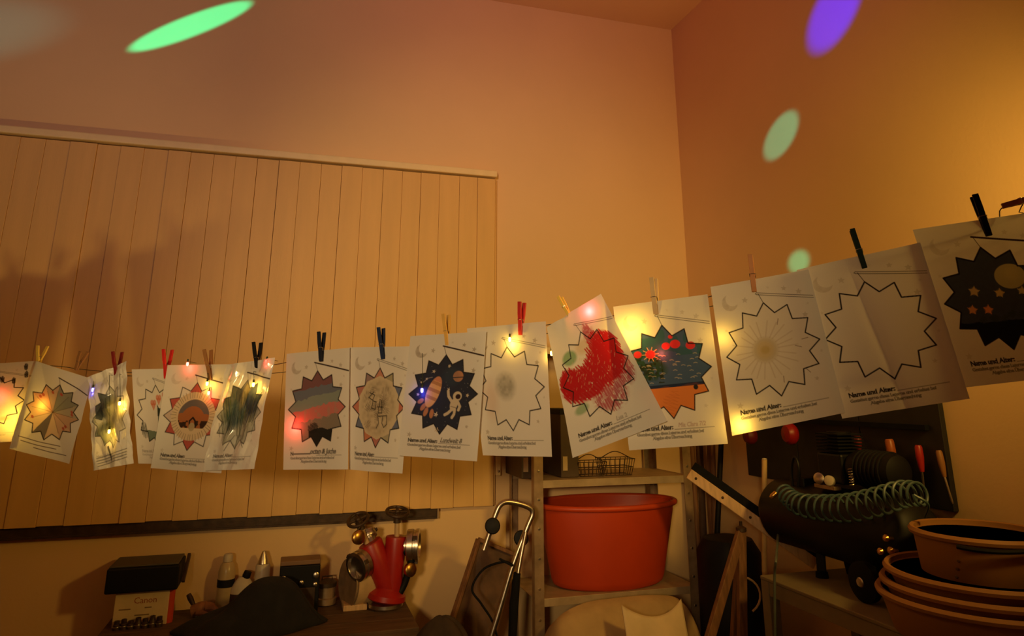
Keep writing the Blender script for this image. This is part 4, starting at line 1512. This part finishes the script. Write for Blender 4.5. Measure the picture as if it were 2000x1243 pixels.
ht_ = thing('hand_truck', 'bent steel tube hand truck with black knob beside the rack', 'hand truck', V3((H(970, 1243)[0], YH, 0)))
foot_r, foot_l = H(962, 1243), H(905, 1243)
dr = foot_r - H(1035, 1010)
fr_bottom = H(1035, 1010) + dr * 2.9
fr_bottom[2] = 0.05
tube_pts = spline([fr_bottom, H(962, 1235), H(1000, 1110), H(1030, 1030), H(1040, 1003), H(1030, 990), H(995, 981), H(978, 986), H(968, 1005), H(955, 1045), H(945, 1075)], 6)
MB().tube(tube_pts, 0.011, 12).build('frame_tube', STEEL, ht_)
MB().tube(spline([H(1027, 1040, YH - 0.03), H(1020, 1075, YH - 0.04), H(1012, 1120, YH - 0.05)], 6), 0.008, 10).build('brace_rod', STEEL, ht_)
MB().lathe(H(962, 1028, YH - 0.035), unit(CAM - H(962, 1028)), [(0, 0), (0.026, 0.002), (0.030, 0.010), (0.026, 0.020), (0.010, 0.024), (0, 0.024)], 22).build('clamp_knob', BLACK, ht_)
MB().lathe(H(1018, 1052, YH + 0.04), unit(CAM - H(1018, 1052)), [(0, 0), (0.026, 0.002), (0.030, 0.010), (0.026, 0.020), (0, 0.022)], 22).build('clamp_knob', BLACK, ht_)
MB().tube([H(1010, 1120, YH - 0.045), H(1004, 1180, YH - 0.03), H(1000, 1262, YH - 0.02)], [0.014, 0.018, 0.016], 10).build('rubber_grip', RUBBER, ht_)
# axle, wheels and toe plate below the picture edge
ax_c = V3((foot_r[0] - 0.02, YH, 0.10))
MB().tube([ax_c + V3((-0.10, 0.03, 0)), ax_c + V3((0.10, 0.03, 0))], 0.008, 10).build('axle', STEEL, ht_)
for sx in (-1, 1):
    MB().lathe(ax_c + V3((0.09 * sx - 0.02, 0.03, 0)), XV, [(0.03, 0), (0.10, 0.004), (0.10, 0.036), (0.03, 0.04)], 28).build('wheel', RUBBER, ht_)
MB().box(ax_c + V3((-0.08, -0.09, -0.09)), ax_c + V3((0.12, 0.0, -0.085))).build('toe_plate', STEEL, ht_)
MB().tube([ax_c + V3((0.0, 0, -0.085)), fr_bottom], 0.011, 10).build('frame_foot', STEEL, ht_)

q4 = [H(934, 1053, 3.14), H(1003, 1082, 3.14), H(958, 1262, 3.08), H(884, 1205, 3.08)]
bd = thing('leaning_board', 'dark brown framed board leaning behind the hand truck', 'board', V3((q4[3][0], 3.1, 0)))
ext = [q4[0], q4[1], q4[2], V3((q4[2][0] - 0.02, 3.06, 0.01)), V3((q4[3][0] - 0.005, 3.06, 0.01)), q4[3]]
MB().prism(ext, V3((0.004, 0.022, 0))).build('panel', OLDWOOD, bd, bev=0.003)
for i in range(6):
    a_, b_ = V3(ext[i]), V3(ext[(i + 1) % 6])
    MB().bar(a_ + V3((0, -0.006, 0)), b_ + V3((0, -0.006, 0)), 0.024, 0.014).build('frame_strip', BROWNWOOD, bd, bev=0.002)
tag(MB().tube(spline([H(975, 1092, 2.84), H(1000, 1105, 2.83), H(985, 1098, 2.88), H(945, 1112, 2.90), H(922, 1150, 2.90), H(940, 1180, 2.88), H(962, 1215, 2.87), H(975, 1262, 2.86)], 8), 0.0045, 8).build('cable', RUBBER),
    'black cable looped over the board and hand truck', 'cable')
# dark bag at the foot right of the bench
bag = MB()


def bagf(u, v):
    g = 2 * math.pi * u
    c_ = V3((onY(862, 1240, 2.62)[0], 2.62, 0.0))
    zt2 = onY(862, 1203, 2.62)[2] - 0.26
    a = 0.5 * math.pi * min(1, v * 1.6)
    r_ = math.sin(a) * (1 + 0.08 * math.sin(5 * g) + 0.05 * math.sin(9 * g + 2))
    z_ = zt2 + 0.26 * math.cos(a) if v * 1.6 <= 1 else zt2 * (1 - (v * 1.6 - 1) / 0.6) + 0.004
    return c_ + V3((0.13 * r_ * math.cos(g), 0.09 * r_ * math.sin(g), z_ + 0.015 * math.sin(4 * g) * math.sin(a) * (v * 1.6 <= 1)))


tag(bag.grid(bagf, 36, 20).build('dark_sack', mat('sack_dark', (0.035, 0.02, 0.010), 0.9, var=0.3, bump=0.3)), 'dark sack standing on the floor between bench and hand truck', 'sack')

# ------------------------------------------------------------------ poles in the corner
POLES = [  # bottom px (extended), top px, depth, radius, material, label
    ((1372, 1243), (1350, 850), 3.28, 0.016, BROWNWOOD, 'brown broom pole directly beside the rack post'),
    ((1386, 1243), (1377, 850), 3.33, 0.018, OLDWOOD, 'dark brown pole second from the rack post'),
    ((1397, 1150), (1392, 850), 3.20, 0.013, BROWNWOOD, 'thin reddish pole standing between dark poles'),
    ((1404, 1100), (1418, 850), 3.12, 0.014, BLACK, 'black metal pole crossing behind the diagonal beam'),
    ((1442, 1243), (1438, 840), 3.26, 0.028, BROWNWOOD, 'wide brown timber standing in the wall corner'),
    ((1362, 1200), (1366, 850), 3.36, 0.012, WOOD, 'pale thin pole behind the rack post')]
for (bt, tp, y, r_, m_, lb) in POLES:
    a_, b_ = onY(*bt, y), onY(*tp, y)
    d_ = b_ - a_
    a_ = a_ - d_ * (a_[2] - 0.005) / d_[2]
    b_ = b_ + d_ * 0.10
    b_[0] = min(b_[0], XR - 0.03)
    a_[0] = min(a_[0], XR - 0.03)
    o = thing('pole', lb, 'pole', a_, 'poles in the corner')
    if r_ > 0.025:
        MB().bar(a_, b_, r_ * 1.6, r_, (0, 1, 0)).build('shaft', m_, o, bev=0.003)
    else:
        MB().tube([a_, a_ * 0.5 + b_ * 0.5, b_], [r_ * 1.05, r_, r_ * 0.9], 10).build('shaft', m_, o)
        MB().lathe(b_ - unit(d_) * 0.002, unit(d_), [(r_, 0), (r_ * 0.95, 0.012), (r_ * 0.5, 0.02), (0, 0.021)], 10).build('end_cap', m_, o)

# diagonal beam with dark top edge
a_, b_ = onY(1345, 925, 2.74), onX(1592, 1102, 1.99)
o = thing('diagonal_beam', 'pale nailed wooden beam with black top edge slanting down towards the table', 'beam', (a_ + b_) / 2)
dv = unit(b_ - a_)
toC = unit(CAM - (a_ + b_) / 2)
nn = unit(toC - dv * (toC @ dv))
uu = np.cross(dv, nn)
uu = uu if uu[2] > 0 else -uu
hw_ = 0.021
MB().frame_box((a_ + b_) / 2, (b_ - a_) / 2, uu * hw_, nn * 0.020).build('timber', WOOD, o, bev=0.003)
MB().frame_box((a_ + b_) / 2 + uu * (hw_ + 0.0165) - nn * 0.01, (b_ - a_) / 2, uu * 0.016, nn * 0.022).build('black_strip', RUBBER, o, bev=0.002)
for t in (0.06, 0.28, 0.50, 0.74):
    MB().ball(a_ * (1 - t) + b_ * t + nn * 0.0205, 0.0055, 10).build('nail', DARKMETAL, o)

# pale stick
a_, b_ = onX(1493, 1112, 1.86), onX(1493, 898, 1.86)
o = thing('pale_stick', 'upright pale stick before the tool board', 'stick', a_)
d_ = b_ - a_
low = a_ - d_ * ((a_[2] - 0.01) / d_[2])
low[2] = 0.01
MB().tube([V3((a_[0], a_[1], 0.01)), a_, b_], 0.0105, 12).build('shaft', mat('stick_wood', (0.78, 0.52, 0.2), 0.5), o)
MB().lathe(b_, ZV, [(0.0105, 0), (0.008, 0.005), (0, 0.006)], 12).build('tip', WHITEP, o)

# black wheelbarrow tray behind
c_ = V3((onY(1428, 1150, 2.80)[0], 2.80, 0))
o = thing('black_barrel', 'round black barrel behind the wooden trestle legs', 'barrel', c_)
zt_ = onY(1425, 1046, 2.80)[2]
MB().lathe(c_, ZV, [(0.10, 0.005), (0.125, 0.02), (0.135, zt_ * 0.5), (0.13, zt_ - 0.06), (0.10, zt_ - 0.01), (0.05, zt_), (0, zt_)], 36).build('body', BLACK, o)
for z in (0.25, 0.6):
    MB().lathe(c_ + ZV * z, ZV, [(0.130, 0), (0.140, 0.008), (0.140, 0.016), (0.130, 0.024)], 36).build('hoop', RUBBER, o)

# wooden trestle legs
tp = onY(1448, 1040, 2.55)
o = thing('trestle', 'brown wooden trestle with two splayed legs before the black barrel', 'trestle', V3((tp[0], 2.5, 0)))
for (px, y) in ((1388, 2.50), (1450, 2.52), (1436, 2.58)):
    b_ = onY(px, 1243, y)
    d_ = tp - b_
    e = b_ - d_ * ((b_[2] - 0.003) / d_[2])
    MB().bar(e, tp + V3((0, 0, 0.005)), 0.034, 0.022, (0, 1, 0)).build('leg', BROWNWOOD, o, bev=0.003)
MB().lathe(tp + ZV * 0.004, ZV, [(0.02, 0), (0.02, 0.012), (0.006, 0.02), (0.006, 0.035), (0, 0.036)], 12).build('head_bolt', DARKMETAL, o)
pts = [onY(1445 + 40 * math.cos(g), 1165 + 38 * math.sin(g), 2.58) for g in np.linspace(-2.4, 0.9, 14)]
MB().tube(pts, 0.004, 8).build('cord_loop', WOOD, o)

# ------------------------------------------------------------------ tool board on the right wall
yb0, yb1 = onX(1873, 987, XR)[1], onX(1470, 935, XR)[1]
zb0, zb1 = 1.335, 1.80
XB = XR - 0.022
bdx = thing('tool_board', 'black tool board hung on the right wall above the compressor', 'tool board', (XB, (yb0 + yb1) / 2, zb0))
npan = 3
for i in range(npan):
    ya, yb = yb0 + (yb1 - yb0) * i / npan, yb0 + (yb1 - yb0) * (i + 1) / npan
    MB().box((XB, ya + 0.0015, zb0), (XR - 0.001, yb - 0.0015, zb1)).build('board_panel', mat('board_black', (0.013, 0.011, 0.009), 0.6, var=0.3), bdx, bev=0.002)
for yy in np.linspace(yb0 + 0.06, yb1 - 0.06, 9):
    MB().tube([(XB, yy, zb1 - 0.12), (XB - 0.03, yy, zb1 - 0.125), (XB - 0.034, yy, zb1 - 0.11)], 0.0025, 6).build('hook', STEEL, bdx)
MB().box((XB - 0.018, yb0 + 0.05, zb0 + 0.245), (XB - 0.0005, yb1 - 0.30, zb0 + 0.262)).build('tool_rail', RUBBER, bdx)


def screwdriver(label, htop, hbot, tip, hm, r=0.013):
    x = XB - 0.026
    a_, b_, c_ = onX(*htop, x), onX(*hbot, x), onX(*tip, x)
    o = thing('screwdriver', label, 'screwdriver', b_, 'screwdrivers on the tool board')
    d_ = b_ - a_
    MB().tube([a_, a_ + d_ * 0.08, a_ + d_ * 0.45, a_ + d_ * 0.8, b_], [r * 0.75, r, r * 1.05, r * 0.8, r * 0.55], 12).build('handle', hm, o)
    MB().tube([b_, c_ * 0.9 + b_ * 0.1, c_], [0.0034, 0.0034, 0.0018], 8).build('shaft', STEEL, o)


RH = mat('handle_red', (0.42, 0.02, 0.012), 0.4)
OH = mat('handle_orange', (0.40, 0.10, 0.02), 0.4)
BH = mat('handle_brown', (0.30, 0.13, 0.04), 0.5)
screwdriver('screwdriver with bright red handle on the tool board', (1793, 870), (1801, 922), (1806, 962), RH, 0.012)
screwdriver('screwdriver with wooden handle at the right end of the tool board', (1833, 880), (1845, 932), (1861, 985), BH, 0.010)
screwdriver('screwdriver with broad orange handle between the compressor and red screwdriver', (1736, 858), (1746, 908), (1752, 950), OH, 0.015)
screwdriver('screwdriver with dull orange handle, leftmost of the screwdrivers', (1640, 858), (1646, 884), (1650, 930), BH, 0.013)
screwdriver('screwdriver with dull red handle, second from the left', (1674, 852), (1678, 880), (1682, 925), mat('handle_dull_red', (0.20, 0.02, 0.012), 0.5), 0.013)

# red ear defenders at the left end of the board
o = thing('ear_defenders', 'red ear defenders hanging at the left end of the tool board', 'ear defenders', onX(1510, 850, XB - 0.06))
for (px, py, r_, yv) in ((1540, 848, 0.042, 0), (1462, 852, 0.036, 0)):
    c_ = onX(px, py, XB - 0.075)
    MB().lathe(c_ + XV * 0.03, -XV, [(0.0, -0.01), (r_ * 0.8, 0), (r_, 0.012), (r_, 0.03), (r_ * 0.75, 0.045), (0, 0.05)], 24, ref=YV, sx=0.85).build('ear_cup', REDP if px > 1500 else mat('dull_red', (0.16, 0.01, 0.008), 0.5), o)
a_, b_ = onX(1540, 840, XB - 0.06), onX(1462, 845, XB - 0.06)
MB().tube(spline([a_, a_ + V3((0, 0.02, 0.10)), (a_ + b_) / 2 + V3((0, 0, 0.15)), b_ + V3((0, -0.02, 0.10)), b_], 8), 0.006, 8).build('headband', BLACK, o)

# ------------------------------------------------------------------ grey table at the right wall
ZT_ = 1.075
xt0 = onZ(1484, 1124, ZT_)[0]
yt1 = onZ(1484, 1124, ZT_)[1]
yt0 = 0.95
tb = thing('side_table', 'grey table along the right wall under compressor and basins', 'table', ((xt0 + XR) / 2, (yt0 + yt1) / 2, 0))
MB().box((xt0, yt0, ZT_ - 0.012), (XR - 0.005, yt1, ZT_)).build('table_top', GREYTABLE, tb, bev=0.003)
MB().box((xt0 + 0.004, yt0, ZT_ - 0.058), (xt0 + 0.026, yt1 - 0.002, ZT_ - 0.0125)).build('front_rail', GREYTABLE, tb, bev=0.002)
MB().box((xt0 + 0.03, yt1 - 0.026, ZT_ - 0.058), (XR - 0.01, yt1 - 0.004, ZT_ - 0.0125)).build('end_rail', GREYTABLE, tb, bev=0.002)
for (lx, ly) in ((xt0 + 0.022, yt1 - 0.022), (XR - 0.04, yt1 - 0.022), (xt0 + 0.022, yt1 - 0.62), (xt0 + 0.022, yt0 + 0.03), (XR - 0.04, yt0 + 0.03)):
    MB().box((lx - 0.021, ly - 0.021, 0), (lx + 0.021, ly + 0.021, ZT_ - 0.0125)).build('leg', GREYTABLE, tb, bev=0.002)

# dark crates stored under the table
o = thing('dark_crate', 'dark crate standing below the grey table', 'crate', (1.86, 2.0, 0))
for z in (0.02, 0.22, 0.42):
    MB().box((1.72, 1.62, z), (2.0, 2.2, z + 0.17)).build('slat_row', RUBBER, o, bev=0.004)
MB().box((1.73, 1.63, 0.005), (1.99, 2.19, 0.6)).build('inner_box', BLACK, o)

# ------------------------------------------------------------------ air compressor
xc = XR - 0.185
A0, A1 = onX(1535, 1045, xc), onX(1800, 1060, xc)
rt_ = 0.118
zc_ = ZT_ + 0.065 + rt_
yA, yB_ = A0[1], A1[1] + 0.02
cp = thing('air_compressor', 'black air compressor with wheels and lying tank on the grey table', 'compressor', (xc, (yA + yB_) / 2, ZT_))
Lc = yA - yB_
MB().lathe((xc, yB_, zc_), YV, [(0, -0.05), (rt_ * 0.5, -0.04), (rt_ * 0.85, -0.02), (rt_, 0.01), (rt_, Lc - 0.01), (rt_ * 0.85, Lc + 0.02), (rt_ * 0.5, Lc + 0.04), (0, Lc + 0.05)], 40).build('tank', BLACKGLOSS, cp)
for f_ in (0.22, 0.72):
    MB().box((xc - 0.05, yB_ + Lc * f_ - 0.02, zc_ + rt_ - 0.012), (xc + 0.05, yB_ + Lc * f_ + 0.02, zc_ + rt_ + 0.02)).build('saddle', BLACK, cp, bev=0.003)
zm = zc_ + rt_ + 0.02
mo = MB().lathe((xc, yB_ + 0.03, zm + 0.058), YV, [(0.03, -0.01), (0.052, 0), (0.058, 0.02), (0.058, 0.16), (0.05, 0.18), (0, 0.185)], 28).build('motor', BLACK, cp)
for i in range(7):
    MB().lathe((xc, yB_ + 0.055 + i * 0.018, zm + 0.058), YV, [(0.058, 0), (0.062, 0.001), (0.062, 0.005), (0.058, 0.006)], 28).build('cooling_fin', BLACK, mo)
MB().box((xc - 0.055, yB_ + 0.22, zm), (xc + 0.055, yB_ + 0.34, zm + 0.10)).build('crankcase', BLACKGLOSS, cp, bev=0.008)
cyl = MB().lathe((xc, yB_ + 0.28, zm + 0.10), ZV, [(0.04, 0), (0.04, 0.07), (0, 0.07)], 24).build('cylinder', BLACK, cp)
for i in range(6):
    MB().box((xc - 0.055, yB_ + 0.225, zm + 0.106 + i * 0.011), (xc + 0.055, yB_ + 0.335, zm + 0.111 + i * 0.011)).build('cooling_fin', RUBBER, cyl, bev=0.001)
g0 = onX(1612, 950, xc - 0.06)
MB().box(g0 + V3((-0.010, -0.055, -0.008)), g0 + V3((0.02, 0.045, 0.004))).build('gauge_bracket', GALV, cp, bev=0.001)
MB().lathe(g0 + V3((0.0, 0.02, 0.022)), unit((-1, -0.5, 0.2)), [(0.0, 0), (0.019, 0), (0.019, 0.016), (0.016, 0.018), (0, 0.018)], 18).build('gauge', STEEL, cp)
MB().lathe(g0 + V3((0.0, -0.03, 0.020)), unit((-1, -0.5, 0.2)), [(0.0, 0), (0.017, 0), (0.017, 0.016), (0.014, 0.018), (0, 0.018)], 18).build('gauge', WHITEP, cp)
sp0 = onX(1665, 950, xc - 0.06)
MB().tube([sp0 + V3((0.008 * math.cos(t), 0.008 * math.sin(t), t * 0.0013)) for t in np.linspace(0, 14 * math.pi, 90)], 0.0017, 5).build('spring', STEEL, cp)
MB().tube(spline([onX(1548, 958, xc - 0.05), onX(1546, 915, xc - 0.05), onX(1552, 893, xc - 0.05), onX(1560, 915, xc - 0.05), onX(1558, 955, xc - 0.05)], 6), 0.005, 8).build('lifting_loop', BLACKGLOSS, cp)
MB().tube(spline([onX(1532, 975, xc - 0.06), onX(1514, 1000, xc - 0.07), onX(1510, 1035, xc - 0.07), onX(1520, 1042, xc - 0.07)], 6), 0.009, 10).build('handle', BLACKGLOSS, cp)
for (px, py) in ((1733, 1052), (1722, 1078), (1742, 1076)):
    c_ = onX(px, py, xc - 0.135)
    MB().lathe(c_, unit((-1, -0.4, 0.2)), [(0.007, -0.03), (0.007, 0), (0.010, 0.002), (0.010, 0.010), (0.004, 0.016), (0, 0.016)], 10).build('valve', BRASS, cp)
f0 = onZ(1606, 1128, ZT_ + 0.001)
MB().bar((f0[0] + 0.02, f0[1] + 0.02, zc_ - 0.08), (f0[0], f0[1], ZT_ + 0.018), 0.03, 0.022).build('foot', BLACK, cp, bev=0.003)
MB().lathe((f0[0], f0[1], ZT_ + 0.0005), ZV, [(0.022, 0), (0.020, 0.018), (0.012, 0.022)], 16).build('rubber_pad', RUBBER, cp)
MB().bar((xc + 0.06, f0[1], zc_ - 0.08), (xc + 0.08, f0[1], ZT_ + 0.001), 0.03, 0.022).build('foot', BLACK, cp, bev=0.003)
wc = onX(1690, 1138, xc - 0.13)
rw = wc[2] - ZT_
rw = max(0.055, min(rw, 0.085))
wz = ZT_ + rw + 0.001
for xx in (xc - 0.15, xc + 0.10):
    wl = MB().lathe((xx, wc[1], wz), XV, [(0.015, 0), (rw * 0.75, 0.002), (rw, 0.008), (rw, 0.030), (rw * 0.75, 0.036), (0.015, 0.038)], 32).build('wheel', RUBBER, cp)
    MB().lathe((xx - 0.004, wc[1], wz), XV, [(0, 0), (0.012, 0.001), (0.016, 0.006)], 16).build('hub', STEEL, wl)
MB().tube([(xc - 0.14, wc[1], wz), (xc + 0.12, wc[1], wz)], 0.008, 8).build('axle', STEEL, cp)
MB().bar((xc - 0.10, wc[1], wz), (xc - 0.06, wc[1] + 0.02, zc_ - 0.06), 0.02, 0.02).build('wheel_bracket', BLACK, cp)

# coiled hose lying over the tank
xh = xc - 0.115
axis = spline([onX(1530, 962, xh), onX(1560, 985, xh), (onX(1610, 992, xh)), onX(1660, 992, xh), onX(1715, 980, xh), onX(1765, 965, xh), onX(1800, 966, xh)], 40)
turns = 19
hp = []
m_ = len(axis)
for i in range(m_ * 3):
    t = i / (m_ * 3 - 1)
    k = min(int(t * (m_ - 1)), m_ - 2)
    f_ = t * (m_ - 1) - k
    c_ = axis[k] * (1 - f_) + axis[k + 1] * f_
    tg = unit(axis[k + 1] - axis[k])
    u_ = unit(np.cross(tg, ZV))
    v_ = np.cross(u_, tg)
    rr = 0.037 * (0.8 + 0.3 * math.sin(math.pi * t))
    g = 2 * math.pi * turns * (t ** 0.9)
    hp.append(c_ + rr * (u_ * math.cos(g) + v_ * math.sin(g)))
hs = thing('coil_hose', 'blue green coiled air hose draped over the compressor', 'hose', hp[0])
MB().tube(hp, 0.0042, 7).build('coil', HOSE, hs)
MB().tube(spline([hp[-1], onX(1812, 985, xh), onX(1806, 1010, xh + 0.02)], 6), 0.0042, 7).build('hose_end', HOSE, hs)
MB().lathe(hp[0], unit(hp[0] - hp[6]), [(0.007, 0), (0.009, 0.004), (0.009, 0.022), (0.005, 0.03), (0, 0.03)], 10).build('connector', BRASS, hs)
MB().tube(spline([onX(1520, 1042, xc - 0.08), onX(1516, 1090, xt0 - 0.02), onX(1513, 1120, xt0 - 0.012), onX(1513, 1180, xt0 - 0.012), onX(1515, 1300, xt0 - 0.012)], 8), 0.0045, 8).build('loose_hose', mat('grey_hose', (0.10, 0.12, 0.10), 0.5), hs)

# ------------------------------------------------------------------ cream basins stacked on the table
xb = XR - 0.265
cb = onX(1925, 1200, xb)
cb = V3((xb, cb[1], ZT_ + 0.001))
RB = 0.245


def basin(name, label, c, r0, r1, h, m, group=None):
    o = thing(name, label, 'basin', c, group)
    pr = [(0, 0), (r0 * 0.95, 0), (r0, 0.008), (r1, h - 0.014), (r1 - 0.006, h - 0.014), (r0 - 0.006, 0.014), (0, 0.010)]
    MB().lathe(c, ZV, pr, 56).build('body', m, o)
    MB().lathe(c, ZV, [(r1 - 0.004, h - 0.016), (r1 + 0.010, h - 0.016), (r1 + 0.012, h - 0.008), (r1 + 0.006, h), (r1 - 0.004, h - 0.002), (r1 - 0.004, h - 0.016)], 56).build('rim', m, o)
    return o


GB = 'cream basins stacked on the table'
basin('basin', 'lowest wide cream basin of the stack on the table', cb, RB * 0.90, RB, 0.112, CREAM, GB)
c2 = cb + V3((0.004, 0.0, 0.038))
basin('basin', 'middle wide cream basin nested in the lowest one', c2, RB * 0.84, RB * 0.955, 0.100, CREAM, GB)
c3 = c2 + V3((0.004, 0.002, 0.034))
basin('basin', 'upper wide cream basin nested below the small tub', c3, RB * 0.78, RB * 0.91, 0.096, CREAM, GB)
ct = c3 + V3((0.03, 0.01, 0.042))
tt = basin('basin', 'smaller cream tub with black handle on top of the basin stack', ct, 0.150, 0.162, 0.150, CREAM, GB)
hpx = [ct + V3((math.cos(g) * 0.178, math.sin(g) * 0.178, 0.135 - 0.01 * math.sin(2 * g))) for g in np.linspace(3.55, 4.45, 14)]
MB().tube(hpx, 0.006, 8).build('handle', BLACK, tt)
for k, (g, z) in enumerate(((3.42, 0.05), (3.5, 0.09), (3.46, 0.07))):
    d_ = V3((math.cos(g), math.sin(g), 0))
    MB().lathe(ct + d_ * (0.1535 + 0.012 * z / 0.15) + ZV * z, d_, [(0.004, 0), (0.003, 0.0012), (0, 0.0014)], 8).build('stain_spot', OLDWOOD, tt)
